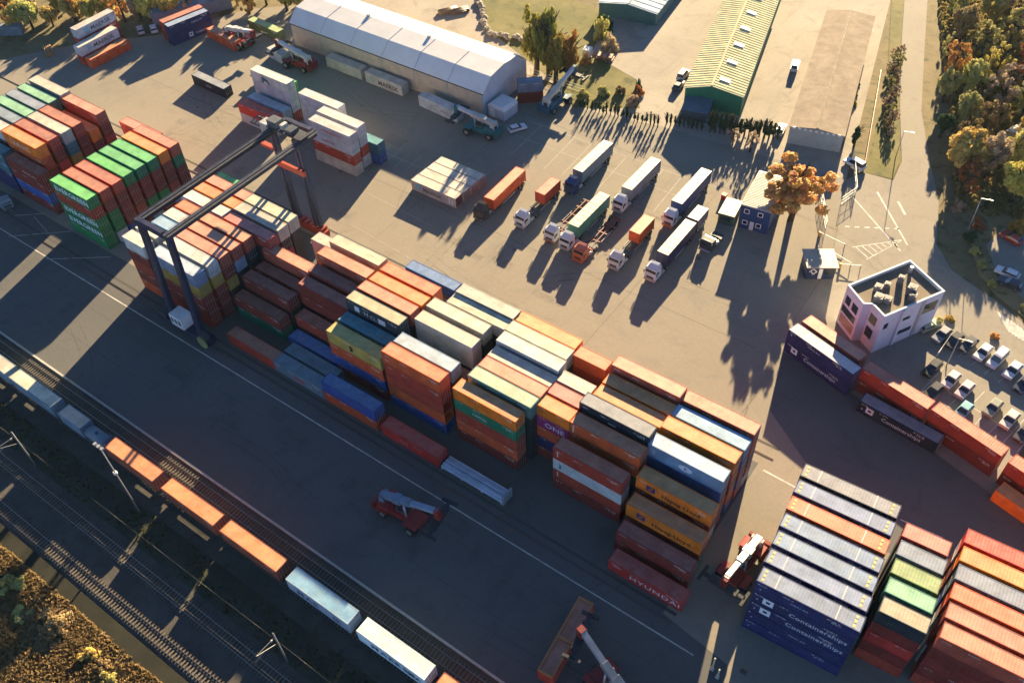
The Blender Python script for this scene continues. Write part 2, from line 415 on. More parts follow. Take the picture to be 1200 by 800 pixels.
# side colour, roof colour (roofs bleach and gather dust)
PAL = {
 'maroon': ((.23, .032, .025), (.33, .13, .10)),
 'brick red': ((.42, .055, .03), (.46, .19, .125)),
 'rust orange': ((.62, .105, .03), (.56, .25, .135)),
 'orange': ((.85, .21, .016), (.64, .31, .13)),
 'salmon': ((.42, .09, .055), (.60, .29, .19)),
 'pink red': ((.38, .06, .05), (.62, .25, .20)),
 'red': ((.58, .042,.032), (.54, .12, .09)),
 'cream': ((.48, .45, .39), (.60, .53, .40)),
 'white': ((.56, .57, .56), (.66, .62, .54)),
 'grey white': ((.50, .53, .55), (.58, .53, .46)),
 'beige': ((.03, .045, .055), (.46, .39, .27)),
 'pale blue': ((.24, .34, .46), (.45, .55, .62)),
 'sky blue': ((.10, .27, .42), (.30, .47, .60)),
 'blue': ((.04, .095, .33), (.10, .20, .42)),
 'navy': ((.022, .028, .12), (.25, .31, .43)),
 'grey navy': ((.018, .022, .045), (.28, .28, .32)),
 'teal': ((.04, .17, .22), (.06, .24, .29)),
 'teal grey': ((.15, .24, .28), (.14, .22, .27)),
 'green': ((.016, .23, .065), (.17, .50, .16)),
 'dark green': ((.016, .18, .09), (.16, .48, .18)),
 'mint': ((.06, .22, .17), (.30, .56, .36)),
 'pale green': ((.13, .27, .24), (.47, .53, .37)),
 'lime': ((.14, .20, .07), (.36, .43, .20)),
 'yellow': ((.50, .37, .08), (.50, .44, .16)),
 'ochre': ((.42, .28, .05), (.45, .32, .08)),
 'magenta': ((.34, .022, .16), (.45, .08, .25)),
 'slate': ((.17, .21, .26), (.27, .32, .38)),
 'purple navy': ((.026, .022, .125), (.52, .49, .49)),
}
def jit(c, a=.12):
    k = random.uniform(1 - a, 1 + a)
    return tuple(max(.004, x * k * random.uniform(.95, 1.05)) for x in c)

used_labels = {}
def container(x, y, z, L, H, colour, label, yaw=0, group='shipping containers', doors=True, scale=1.0):
    body, roof, door, rod = container_meshes(L, H)
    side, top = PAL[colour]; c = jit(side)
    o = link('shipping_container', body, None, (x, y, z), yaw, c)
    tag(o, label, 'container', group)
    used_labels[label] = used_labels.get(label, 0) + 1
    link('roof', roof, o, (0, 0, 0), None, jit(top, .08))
    if doors:
        for k in range(2):
            d = link('door', door, o, (L + .002, .14 + k * (W - .28) / 2 + .005, 0), None, tuple(v * .95 for v in c))
            link('locking_rods', rod, d)
    return o

PENDING = []
def letters(par, s, size, x, z, color=(.7, .7, .68), sx=1.0, y=-.012, name='lettering', space=1.0):
    o = link(name, bpy.data.meshes.new('lettering'), par, (x, y, z), None, color); o.rotation_euler = (PI / 2, 0, 0); o.scale = (sx, 1, 1)
    PENDING.append((o, s, size, space)); return o
def set_type():
    made = {}
    for o, s_, size, space in PENDING:
        k = (s_, size, space)
        if k in made: continue
        cu = bpy.data.curves.new('type', 'FONT'); cu.body = s_; cu.size = size; cu.extrude = .004; cu.offset = .012 * size; cu.space_character = space; cu.resolution_u = 2
        made[k] = link('type', cu)
    dg = bpy.context.evaluated_depsgraph_get()
    for k, t in made.items():
        me = bpy.data.meshes.new_from_object(t.evaluated_get(dg)); me.materials.clear(); me.materials.append(M['ink']); made[k] = (t, me)
    for o, s_, size, space in PENDING: o.data = made[(s_, size, space)][1]
    for t, me in made.values(): cu = t.data; bpy.data.objects.remove(t); bpy.data.curves.remove(cu)
def mark(par, poly, color, y=-.012, name='emblem', hole=None):
    b = MB(); b.hexa([(px, y, pz) for px, pz in poly], [(px, y + .008, pz) for px, pz in poly])
    return b.obj(name, M['ink'], par, color=color)
def rect(x0, z0, x1, z1): return [(x0, z0), (x1, z0), (x1, z1), (x0, z1)]
def ring(par, x, z, s, color, name='emblem'):
    b = MB(); t = s * .3
    for (a, c, d, e) in ((0, 0, s, t), (0, s - t, s, s), (0, t, t, s - t), (s - t, t, s, s - t)):
        b.box(x + a, -.014, z + c, x + d, -.004, z + e)
    return b.obj(name, M['ink'], par, color=color)

ORD = ['first', 'second', 'third', 'fourth', 'fifth', 'sixth', 'seventh', 'eighth', 'ninth', 'tenth']
TOPS = ['topmost', 'second from top', 'third from top', 'fourth from top', 'fifth from top', 'sixth from top']
FILL = ['maroon', 'brick red', 'rust orange', 'navy', 'blue', 'maroon', 'brick red', 'grey white', 'dark green']
BOX = {}
CORE = MB()          # boxes buried inside the stacks, one mass
class Block:
    """A stack: columns keyed by (bay, row); the tiers that show or cast the block's shadow are built."""
    def __init__(s, where, side='rail side'): s.where = where; s.c = {}; s.side = side
    def col(s, bay, row, x, y, n, cols, L=12.19, Ht=None, yaw=0):
        s.c[(bay, row)] = dict(x=x, y=y, n=n, cols=cols, L=L, Ht=Ht or n * 2.65, yaw=yaw); return s
    def build(s):
        lastrow = {}
        for (b, r) in s.c: lastrow[b] = max(r, lastrow.get(b, 0))
        maxbay = max(b for b, r in s.c)
        for (bay, row), c in s.c.items():
            n = c['n']; cols = list(c['cols'])[::-1]            # given from the top down
            while len(cols) < n: cols.insert(0, random.choice(FILL))
            k = max(0, min(n, round((c['Ht'] - 2.59 * n) / .31)))
            hs = [2.59] * (n - k) + [2.9] * k
            fr = s.c.get((bay, row - 1)); ri = s.c.get((bay + 1, row))
            nf = fr['n'] if fr else 0; nr = ri['n'] if ri else 0
            z = 0.003
            for t in range(n):
                H = hs[t]
                vis = t == n - 1 or t >= nf or t >= nr or (t == nf - 1 and c['y'] - fr['y'] > 3.2)
                if vis:
                    tier = TOPS[n - 1 - t] if n > 1 else ''
                    nm = cols[t]
                    lab = f"{nm} container{', ' + tier if tier else ''}, {ORD[row]} row from rails, {s.where[bay]}"
                    o = container(c['x'], c['y'], z, c['L'], H, nm, lab, c['yaw'], 'stacked shipping containers', doors=(t >= nr - 2))
                    BOX[(s.where[bay], row, n - 1 - t)] = o
                else:
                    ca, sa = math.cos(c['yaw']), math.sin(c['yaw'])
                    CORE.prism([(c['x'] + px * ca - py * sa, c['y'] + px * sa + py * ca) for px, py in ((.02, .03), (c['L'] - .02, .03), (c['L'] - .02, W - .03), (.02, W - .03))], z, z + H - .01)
                z += H
        return s

# --- the long block -------------------------------------------------------------
GL, GR, BZ, BY, BA, BB, BC, BS, BD, BE = ('left bay under crane', 'right bay under crane', 'bay right of crane', 'second bay right of crane', 'third bay right of crane',
     'fourth bay right of crane', 'fifth bay right of crane', 'short-box bay', 'bay beside rightmost bay', 'rightmost bay of long block')
LB = Block([GL, GR, BZ, BY, BA, BB, BC, BS, BD, BE])
lc = LB.col
# under the crane
lc(0, 0, -138.7, 61.1, 5, ['white', 'maroon', 'brick red', 'maroon', 'rust orange'], 6.06)
lc(0, 1, -138.7, 64.2, 5, ['white', 'grey white', 'maroon'], 6.06)
for r, (y, cn) in enumerate([(67.0, 'sky blue'), (69.8, 'white'), (72.7, 'rust orange')]): lc(0, r + 2, -137.4, y, 5, [cn, 'maroon', 'maroon', 'rust orange'], 6.06)
for r, (y, cn) in enumerate([(75.6, 'white'), (78.5, 'orange'), (81.4, 'salmon')]): lc(0, r + 5, -139.3, y, 5, [cn, 'maroon'])
lc(1, 0, -130.6, 61.1, 5, ['pale blue', 'ochre', 'maroon', 'maroon', 'brick red'])
lc(1, 1, -130.6, 64.2, 5, ['white', 'ochre', 'maroon'])
lc(1, 2, -130.4, 66.9, 5, ['salmon', 'maroon', 'ochre', 'maroon', 'blue'])
lc(1, 3, -130.3, 69.7, 5, ['salmon', 'pale blue', 'teal', 'teal', 'blue'])
lc(1, 4, -130.2, 72.6, 5, ['salmon', 'grey navy', 'teal'])
lc(1, 5, -126.9, 75.6, 5, ['pink red', 'rust orange', 'brick red'], Ht=12.95)
lc(1, 6, -127.0, 78.5, 5, ['cream', 'beige', 'magenta'], Ht=13.3)
lc(1, 7, -127.2, 81.4, 5, ['cream', 'slate', 'slate'], Ht=13.3)
# staircase in the shade
lc(2, 2, -116.8, 66.3, 2, ['maroon', 'dark green'])
lc(2, 3, -116.6, 69.2, 3, ['maroon', 'maroon'])
lc(2, 4, -116.4, 72.2, 3, ['maroon', 'maroon', 'grey navy'])
lc(2, 5, -116.4, 75.0, 4, ['salmon', 'maroon', 'maroon'])
lc(2, 7, -110.6, 82.2, 4, ['cream', 'white'], 6.06)
lc(3, 2, -102.9, 66.0, 1, ['blue'])
lc(3, 3, -103.4, 69.0, 2, ['brick red', 'blue'])
lc(3, 4, -104.0, 72.0, 4, ['maroon', 'maroon', 'navy'])
lc(3, 5, -104.2, 75.0, 4, ['maroon', 'maroon'], Ht=11.2)
lc(3, 6, -104.4, 78.0, 5, ['salmon', 'brick red', 'maroon'], Ht=13.3)
lc(3, 7, -105.0, 81.9, 5, ['cream', 'navy', 'navy'], Ht=13.0)
# third bay
lc(4, 2, -91.3, 66.1, 4, ['yellow', 'rust orange', 'blue'], Ht=10.9)
lc(4, 3, -91.4, 69.1, 4, ['teal', 'teal', 'blue'], Ht=11.0)
for r, (y, cs, h) in enumerate([(72.1, ['beige', 'navy'], 13.5), (75.1, ['salmon', 'maroon'], 13.5), (78.1, ['orange', 'maroon'], 13.4), (81.1, ['rust orange', 'rust orange'], 13.4)]):
    lc(4, r + 4, -91.8, y, 5, cs, Ht=h)
# fourth bay
lc(5, 2, -78.4, 66.2, 5, ['rust orange', 'brick red', 'brick red', 'rust orange', 'blue'], Ht=13.6)
lc(5, 3, -78.4, 69.2, 5, ['pale blue', 'navy', 'sky blue'], Ht=13.4)
lc(5, 4, -78.4, 72.0, 3, ['maroon', 'maroon'])
lc(5, 5, -78.8, 75.1, 5, ['cream', 'grey white', 'teal grey'], Ht=13.3)
lc(5, 6, -79.1, 78.6, 5, ['cream', 'brick red'], Ht=13.3)
lc(5, 7, -77.0, 81.6, 5, ['cream', 'cream'], Ht=13.0)
lc(5, 8, -77.0, 84.2, 5, ['cream', 'white'], Ht=13.3)
# fifth bay
lc(6, 2, -64.2, 66.9, 5, ['orange', 'dark green', 'brick red', 'rust orange', 'maroon'], Ht=12.95)
lc(6, 3, -63.5, 70.0, 5, ['pale green', 'pale green', 'teal'], Ht=13.55)
lc(6, 4, -63.6, 72.8, 5, ['salmon', 'brick red'], Ht=13.3)
lc(6, 5, -63.8, 75.6, 5, ['cream', 'slate'], Ht=13.0)
lc(6, 6, -64.2, 78.6, 5, ['white', 'pale blue'], Ht=13.6)
lc(6, 7, -64.6, 81.6, 5, ['cream', 'grey white'], Ht=13.3)
lc(6, 8, -64.8, 84.5, 5, ['orange', 'brick red'], Ht=13.0)
# short boxes
lc(7, 3, -51.4, 71.6, 5, ['orange', 'magenta', 'rust orange', 'navy', 'maroon'], 6.06, 12.95)
lc(7, 4, -51.4, 74.5, 5, ['pink red', 'brick red'], 6.06, 12.95)
lc(7, 5, -51.6, 77.4, 5, ['cream', 'white'], 6.06, 12.95)
lc(7, 6, -51.6, 80.3, 3, ['maroon', 'brick red'], 6.06)
lc(7, 7, -52.2, 83.3, 5, ['rust orange', 'brick red', 'brick red'], 6.06, 13.0)
# bay with the shaded red front
lc(8, 2, -45.7, 67.7, 4, ['brick red', 'white', 'brick red', 'maroon'], Ht=10.6)
lc(8, 3, -45.2, 71.6, 5, ['rust orange', 'rust orange', 'maroon'], Ht=12.95)
lc(8, 4, -45.6, 74.8, 5, ['grey navy', 'grey navy', 'maroon'], Ht=14.2)
lc(8, 5, -45.2, 78.2, 5, ['orange', 'rust orange'], Ht=13.0)
lc(8, 6, -45.3, 81.0, 5, ['orange', 'rust orange'], Ht=13.0)
lc(8, 7, -45.5, 84.0, 5, ['salmon', 'brick red'], Ht=14.1)
# rightmost bay, stepping down to the tracks
lc(9, 0, -30.9, 60.2, 1, ['red'])
lc(9, 1, -31.8, 63.6, 2, ['maroon', 'maroon'], Ht=5.2)
lc(9, 2, -32.1, 66.8, 3, ['orange', 'maroon'], Ht=8.1)
lc(9, 3, -32.6, 70.2, 4, ['orange', 'maroon'], Ht=10.7)
lc(9, 4, -33.3, 74.5, 5, ['pale blue', 'blue', 'maroon'], Ht=13.3)
lc(9, 5, -33.3, 78.1, 5, ['orange', 'brick red', 'maroon'], Ht=13.5)
lc(9, 6, -33.2, 81.2, 5, ['sky blue', 'blue', 'maroon'], Ht=13.2)
lc(9, 7, -33.2, 84.3, 5, ['salmon', 'brick red', 'navy'], Ht=13.5)
LB.build()
# first row on the ground in front of the block
for x, n, cs, wh in ((-113.0, 1, ['brick red'], 'below the crane'), (-101.0, 1, ['teal grey'], 'first of two teal ones'), (-88.5, 2, ['blue', 'rust orange'], 'in front of the yellow box'), (-75.3, 1, ['red'], 'in front of the tall red wall')):
    z = .003
    for t, cn in enumerate(cs[::-1]):
        o = container(x, 60.2, z, 12.19, 2.59, cn, f"{cn} container {'on the lower box' if t else 'standing on asphalt'} in rail-side front row, {wh}", 0, 'front row containers'); z += 2.59
        if cn == 'red':
            letters(o, 'CAI', 1.0, 3.9, .9, (.55, .3, .26), 1.2); letters(o, 'CAIU 284', .45, 6.9, 1.6, (.5, .28, .25))
        if cn == 'teal grey': mark(o, rect(5.0, .9, 7.6, 1.5), (.45, .07, .07)); letters(o, 'NILE', .6, 8.2, .95, (.45, .5, .5))
container(-101.0, 63.1, .003, 12.19, 2.59, 'teal grey', 'teal grey container in second row behind the red-marked teal one', 0, 'front row containers')

def get(where, row, down): return BOX.get((where, row, down))
o = get(BE, 0, 0); letters(o, 'HYUNDAI', 1.35, 3.6, .75, (.85, .72, .7), 1.25, space=1.15); letters(o, 'HDMU', .5, .8, 1.7, (.7, .55, .55))
for r in (2, 3):
    o = get(BE, r, 0); letters(o, 'Hapag-Lloyd', 1.05, 4.3, .85, (.012, .01, .012), 1.2)
    mark(o, rect(1.8, .75, 3.2, 2.0), (.02, .02, .13)); mark(o, [(1.95, .85), (2.5, .85), (3.05, 1.9), (2.5, 1.9)], (.3, .08, .03), -.02)
o = get(BE, 4, 0)
mark(o, [(6.3 + 1.15 * math.cos(a * PI / 8), 1.35 + .62 * math.sin(a * PI / 8)) for a in range(16)], (.6, .62, .66))
letters(o, 'K', .9, 6.05, 1.05, (.03, .05, .2), 1, -.024)
for i in range(3): mark(o, rect(.7, 1.0 + i * .4, 1.3, 1.2 + i * .4), (.45, .5, .58), name='code_panel')
o = get(BS, 3, 1); letters(o, 'ONE', 1.5, 1.5, .65, (.75, .6, .7), 1.2)
o = get(BD, 2, 1); mark(o, [(1.0, .7), (1.35, .6), (1.6, 1.0), (1.45, 1.8), (.95, 1.9), (1.05, 1.7), (1.25, 1.4)], (.03, .2, .18)); letters(o, 'MATSON', .7, 5.0, .9, (.45, .47, .48), 1.3)
o = get(BD, 3, 0); mark(o, rect(.5, .5, .75, 2.1), (.55, .45, .4), name='code_panel')
for rr, dd in ((2, 0), (2, 2)): mark(get(BD, rr, dd), rect(.75, .9, .95, 2.2), (.6, .5, .45), name='code_panel')
o = get(BC, 2, 1); letters(o, 'CAPITAL', .62, 3.6, .95, (.66, .68, .66), 1.2)
o = get(BA, 4, 0); mark(o, rect(1.9, .8, 3.0, 2.0), (.6, .62, .66)); letters(o, 'H', 1.2, 4.0, .9, (.5, .5, .45), 1.2); letters(o, 'CL', 1.1, 5.4, .85, (.42, .42, .38), 1.1)
mark(o, rect(7.3, .7, 8.9, 1.9), (.55, .56, .57))
o = get(BA, 2, 0); mark(o, [(5.2, .7), (5.8, .8), (5.9, 1.6), (5.6, 2.1), (5.0, 1.9), (5.25, 1.4)], (.03, .025, .02)); letters(o, '1', .5, 10.8, 1.4, (.05, .04, .03))
o = get(BB, 2, 0); mark(o, rect(.5, 1.0, 1.3, 1.25), (.5, .35, .35), name='code_panel')
o = get(BD, 4, 0); mark(o, rect(5.2, 1.2, 6.5, 1.5), (.5, .5, .52), name='code_panel')
for r_ in (5, 6): o = get(BC, r_, 0)

# flat-rack frame lying in the front row
fr = thing('flat_rack', 'pale blue folded flat rack lying in the rail-side front row', 'flat rack', (-62.6, 60.2, 0))
b = MB()
for y in (.0, .75, 1.5, 2.1): b.box(0, y, .5, 12.2, y + .32, .95)
for x in (0, 4, 8, 11.9): b.box(x, .02, .12, x + .3, 2.4, .5)
b.box(.05, .05, .6, 12.2, 2.39, .8); b.obj('deck_frame', M['worn'], fr, color=(.62, .70, .78))
b = MB().box(.1, .36, 1.0, 12.0, .72, 1.25); b.box(.1, 1.1, 1.0, 12.0, 1.46, 1.25); b.obj('side_rail', M['worn'], fr, color=(.52, .62, .72))
b = MB().box(12.25, 0, .1, 12.6, 2.4, 2.2); b.obj('end_wall', M['worn'], fr, color=(.33, .35, .36))

# blue and white boxes behind the block
container(-97.0, 92.3, .003, 12.19, 2.59, 'blue', 'blue container standing alone on asphalt behind the long block', 0, 'loose containers')

# --- the left blocks ---------------------------------------------------------------
L1 = Block(['green-topped block left of crane'])
for r, (cn, u) in enumerate([('green', ['brick red', 'green', 'green', 'green']), ('brick red', ['maroon', 'green', 'green']), ('brick red', ['maroon', 'maroon', 'maroon']), ('green', ['maroon', 'maroon']),
     ('dark green', ['maroon', 'maroon', 'green']), ('dark green', ['maroon', 'maroon', 'green']), ('orange', ['maroon', 'maroon']), ('salmon', ['dark green', 'maroon', 'maroon'])]):
    L1.col(0, r, -166.1 + (r % 3) * .12, 64.3 + r * 2.98, 5, [cn] + u, Ht=12.4)
L1.build()
for d in (0, 2, 3):
    o = get('green-topped block left of crane', 0, d); letters(o, 'EVERGREEN', 1.75, .9, .6, (.8, .86, .9), 1.1, space=1.1)
o = container(-151.5, 91.2, .003, 6.06, 2.59, 'green', 'bright green short container on asphalt behind the crane block', 0, 'loose containers')
L0 = Block(['left bay of leftmost block', 'right bay of leftmost block'])
for r, cs in enumerate([['teal', 'teal', 'navy', 'navy'], ['white', 'mint', 'teal'], ['slate', 'slate', 'navy'], ['mint', 'teal', 'teal'], ['slate', 'teal'], ['mint', 'teal'], ['cream', 'slate', 'brick red']]):
    L0.col(0, r, -200.7 if r else -198.4, [65.4, 68.4, 71.6, 74.6, 77.6, 80.6, 83.8][r], 4 if r == 0 else 5, cs, Ht=10.6 if r == 0 else (14.2 if r < 6 else 14.5))
for r, cs in enumerate([['maroon', 'maroon', 'blue', 'maroon'], ['orange', 'rust orange', 'maroon', 'teal'], ['brick red', 'maroon', 'red', 'navy'], ['cream', 'teal', 'ochre', 'maroon'], ['brick red', 'maroon', 'maroon', 'maroon'], ['orange', 'maroon', 'dark green'], ['salmon', 'maroon', 'red']]):
    L0.col(1, r, -187.7 if r else -185.2, [65.4, 68.3, 71.4, 74.6, 77.5, 80.4, 83.4][r] - (.0), 4 if r in (0, 5) else 5, cs, Ht={0: 10.4, 5: 12.4, 6: 14.2}.get(r, 14.4))
L0.build()
o = get('right bay of leftmost block', 1, 0); letters(o, 'UASC', 1.6, 2.0, .6, (.75, .5, .42), 1.6, space=1.15)
o = get('right bay of leftmost block', 0, 0); letters(o, 'MAGELLAN', .9, 5.2, .8, (.5, .33, .33), 1.1)
container(-203.5, 90.0, .003, 12.19, 2.9, 'slate', 'lower grey container behind the leftmost block, bottom of two', 0, 'loose containers')
container(-203.5, 90.0, 2.91, 12.19, 2.59, 'slate', 'upper grey container behind the leftmost block, on another', 0, 'loose containers')

# --- bottom right stacks -------------------------------------------------------------
SB = Block(['navy block by yard edge', 'short-box row beside navy block', 'block right of the short boxes'])
yw = .05
def srow(x0, y0, k, p=3.08): return (x0 - k * p * .11, y0 + k * p)
for r, cs in enumerate([['navy', 'navy', 'navy', 'navy', 'navy'], ['navy', 'navy'], ['navy', 'navy'], ['navy', 'navy'], ['rust orange', 'maroon'], ['navy', 'navy'], ['grey navy', 'navy']]):
    x, y = srow(-10.7, 63.2, r); SB.col(0, r, x, y, 5, cs, 13.716, 13.2, yw)
for r, cs in enumerate([['beige', 'maroon', 'red', 'maroon'], ['mint', 'maroon'], ['lime', 'maroon'], ['slate', 'rust orange'], ['pink red', 'slate']]):
    x, y = srow(3.75, 68.0, r, 3.05); SB.col(1, r, x, y, 5, cs, 6.06, 13.2, yw)
for r, cs in enumerate([['salmon', 'maroon', 'maroon', 'maroon'], ['salmon', 'brick red'], ['rust orange', 'maroon'], ['slate', 'slate'], ['orange', 'maroon'], ['red', 'white', 'maroon']]):
    x, y = srow(11.15, 68.9, r, 3.0); SB.col(2, r, x, y, 5, cs, 12.19, 13.2, yw)
SB.build()
PAL['grey mint'] = ((.09, .2, .18), (.36, .42, .40))
nv = 'navy block by yard edge'
for d in range(5):
    o = get(nv, 0, d)
    if d in (1, 2): ring(o, 1.6, .75, 1.45, (.66, .7, .74)); letters(o, 'Containerships', 1.2, 5.2, .95, (.54, .57, .62), 1.02, space=1.05)
    mark(o, rect(.75, 1.1, .95, 1.3), (.6, .62, .68), name='code_panel'); mark(o, rect(.35, 2.2, .55, 2.4), (.6, .62, .68), name='code_panel')
    if d in (0, 3): letters(o, 'CSHU 452', .42, 4.9 + d * .4, 1.3, (.5, .53, .6), 1.3)
for r in range(7):                                             # yellow-marked ends of the roofs
    o = get(nv, r, 0)
    for x in (.5, 12.6):
        b = MB()
        for k in range(3): b.box(x, .3 + k * .7, 2.885, x + .34, .3 + k * .7 + .45, 2.9)
        b.obj('roof_warning_mark', M['ink'], o, color=(.6, .5, .2))
    for x in (2.4, 10.4):
        b = MB().box(x, .13, 2.885, x + .16, W - .13, 2.895); b.obj('roof_bow', M['ink'], o, color=(.55, .52, .5))
container(17.4, 88.4, .003, 12.19, 2.9, 'orange', 'orange container at the far end of the right-hand block, lowest', .05, 'loose containers')
for k in range(1, 5): container(17.4, 88.4, .003 + 2.9 * k - .31 * max(0, k - 1), 12.19, 2.59, 'orange' if k == 4 else 'navy', f"{'orange' if k == 4 else 'navy'} container on far end of right-hand block, {['','second','third','fourth','fifth'][k]} above ground", .05, 'loose containers')

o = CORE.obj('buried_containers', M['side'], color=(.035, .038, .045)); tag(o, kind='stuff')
# --- boundary row of two-high containers, right --------------------------------------
def pile(x, y, yaw, L, cols, what, group='boundary row containers', Hs=2.65, **k):
    z = .003; out = []
    for t, cn in enumerate(cols):
        H = 2.9 if (len(cols) > 1 and t == 0 and Hs > 2.62) else 2.59
        pos = '' if len(cols) == 1 else (['lower', 'upper'][t] if len(cols) == 2 else ['bottom', 'second', 'third', 'top', 'top'][t]) + ' '
        out.append(container(x, y, z, L, H, cn, f"{pos}{cn} container {what}", yaw, group)); z += H
    return out
wb = pile(-27.65, 114.9, -.285, 13.716, ['purple navy', 'purple navy'], 'by the white office, boundary row, left end')
for k, o in enumerate(wb):
    if k == 0:
        ring(o, 1.5, .9, 1.3, (.62, .66, .7)); letters(o, 'Containerships', 1.1, 4.3, 1.0, (.5, .53, .58), 1.02)
    else:
        letters(o, 'CSHU 813', .4, 4.4, 1.6, (.5, .53, .6), 1.5); mark(o, rect(.7, 1.6, .95, 1.85), (.6, .62, .68), name='code_panel')
pile(-26.5, 118.0, -.285, 12.19, ['brick red', 'salmon'], 'tucked behind the purple ones beside the white office')
pile(-13.9, 113.3, -.215, 12.19, ['maroon', 'brick red'], 'in the boundary row behind the navy lettered box')
pile(-1.5, 111.0, -.26, 12.19, ['maroon', 'brick red'], 'in the boundary row beside the parked cars')
pile(11.4, 107.3, -.26, 12.19, ['maroon', 'brick red'], 'at the right end of the boundary row')
pile(11.6, 103.6, -.26, 12.19, ['orange'], 'on asphalt in front of the boundary row right end')
o = pile(-11.9, 109.0, -.12, 13.716, ['grey navy'], 'with white lettering, on asphalt before the boundary row')[0]
ring(o, 1.5, .75, 1.3, (.62, .66, .7)); letters(o, 'Containerships', 1.1, 4.3, .85, (.5, .53, .58), 1.02)
mark(o, rect(.7, 1.0, .95, 1.25), (.6, .62, .68), name='code_panel')

pile(-178.7, 89.4, 0, 12.19, ['maroon', 'brick red', 'pink red'], 'of the pile behind the green-topped block', 'loose containers')
# --- loose groups -----------------------------------------------------------------------
for r in range(4):
    lab = ['cream container with star logo, rail-side box of four in the open yard', 'cream container second of four abreast in the open yard', 'cream container third of four abreast in the open yard', 'cream container farthest of four abreast in the open yard'][r]
    o = container(-113.9 + r * .1, 114.3 + r * 2.62, .003, 12.19, 2.59, 'cream', lab, 0, 'four cream containers')
    for d in o.children:
        if d.name.startswith('door'): d.color = (.16, .03, .03, 1) if r == 0 else (.3, .27, .25, 1)
    if r == 0:
        mark(o, rect(1.2, .8, 2.6, 2.1), (.2, .42, .55)); letters(o, 'MAERSK', 1.25, 3.2, .85, (.10, .10, .13), 1.15)
        mark(o, rect(10.3, .5, 10.7, 2.2), (.7, .7, .68), name='code_panel'); mark(o, rect(11.2, .5, 11.5, 2.2), (.7, .7, .68), name='code_panel')
o = container(-188.6, 117.2, .003, 12.19, 2.59, 'grey navy', 'dark navy container alone on asphalt, upper left yard', -.02, 'loose containers'); letters(o, 'UNIT45', .6, 5.0, 1.1, (.5, .52, .55), 1.1)
# top-left, long sides facing +X
def mae(o, big):
    mark(o, rect(2.2, .9, 3.4, 2.0), (.2, .42, .55)); letters(o, 'MAERSK', 1.45, 4.1, .8, (.06, .10, .17), 1.2)
pile(-216.9, 107.7, PI / 2, 12.19, ['rust orange'], 'lowest of the stepped trio near the autumn trees', 'stepped trio')
o = pile(-220.1, 107.6, PI / 2, 12.19, ['brick red', 'grey white'], 'in the middle of the stepped trio near autumn trees', 'stepped trio', 2.6); mae(o[1], 1)
o = pile(-223.6, 110.4, PI / 2, 12.19, ['maroon', 'brick red', 'grey white'], 'in the tallest pile of the stepped trio', 'stepped trio', 2.6); mae(o[2], 1)
o = pile(-207.9, 127.0, R(78), 12.19, ['navy', 'navy'], 'with white logo, in the pair at the upper left', 'upper left pair'); ring(o[0], 5, .7, 1.2, (.6, .62, .66)); letters(o[0], 'Containerships', .8, 7, .9, (.5, .53, .6), .8); letters(o[1], 'CSHU 77', .7, 6.5, 1.1, (.5, .53, .6), 1.2)
pile(-210.8, 127.7, R(78), 12.19, ['maroon', 'brick red'], 'behind the navy pair at the upper left', 'upper left pair')
container(-254.0, 104.6, .003, 6.06, 2.59, 'slate', 'grey short container under the trees at the upper left corner', R(35), 'loose containers')
pile(-203.4, 135.2, R(-6), 12.19, ['rust orange'], 'on asphalt right of the navy pair', 'loose containers')
pile(-197.4, 144.6, R(-3), 12.19, ['lime'], 'with yellow-green roof behind the reach stackers', 'loose containers')
# stack in front of the long white warehouse
pile(-165.4, 112.2, 0, 12.19, ['grey white', 'red'], 'at the near left of the white stack', 'white warehouse stack', 2.6)
pile(-164.9, 115.0, 0, 12.19, ['slate', 'pale blue'], 'behind the red-and-white pair in the white stack', 'white warehouse stack')
o = pile(-165.8, 118.5, 0, 12.19, ['brick red', 'grey white', 'grey white', 'white'], 'in the tall lion-marked pile before the warehouse', 'white warehouse stack')
mark(o[3], [(3.4, .3), (3.9, .2), (4.3, .9), (5.2, .8), (5.9, .1), (6.1, .5), (5.7, 1.4), (4.4, 1.9), (3.5, 1.7)], (.05, .13, .13)); letters(o[3], 'SEA', .6, 3.2, 2.0, (.5, .2, .18), 1.4)
pile(-168.2, 121.3, 0, 12.19, ['green', 'green', 'green'], 'in the green pile half hidden behind the white one', 'white warehouse stack')
pile(-148.8, 117.4, 0, 12.19, ['pale blue', 'grey white', 'grey white', 'white'], 'in the middle pile before the warehouse', 'white warehouse stack')
pile(-140.0, 114.3, 0, 12.19, ['grey white', 'brick red', 'grey white', 'white'], 'in the far right pile before the warehouse', 'white warehouse stack')
o = pile(-139.3, 110.9, 0, 12.19, ['cream', 'brick red', 'grey white', 'grey white'], 'in the near right pile before the warehouse', 'white warehouse stack')
letters(o[3], 'HAMBURG SÜD', .85, 3.6, 1.0, (.5, .12, .14), 1.0); letters(o[2], 'HAMBURG', .85, 3.0, .9, (.45, .2, .2), 1.0); letters(o[1], 'TEX', .6, 10.2, .8, (.5, .3, .28))
pile(-131.6, 117.0, 0, 6.06, ['blue', 'teal'], 'at the right end of the white stack', 'white warehouse stack')
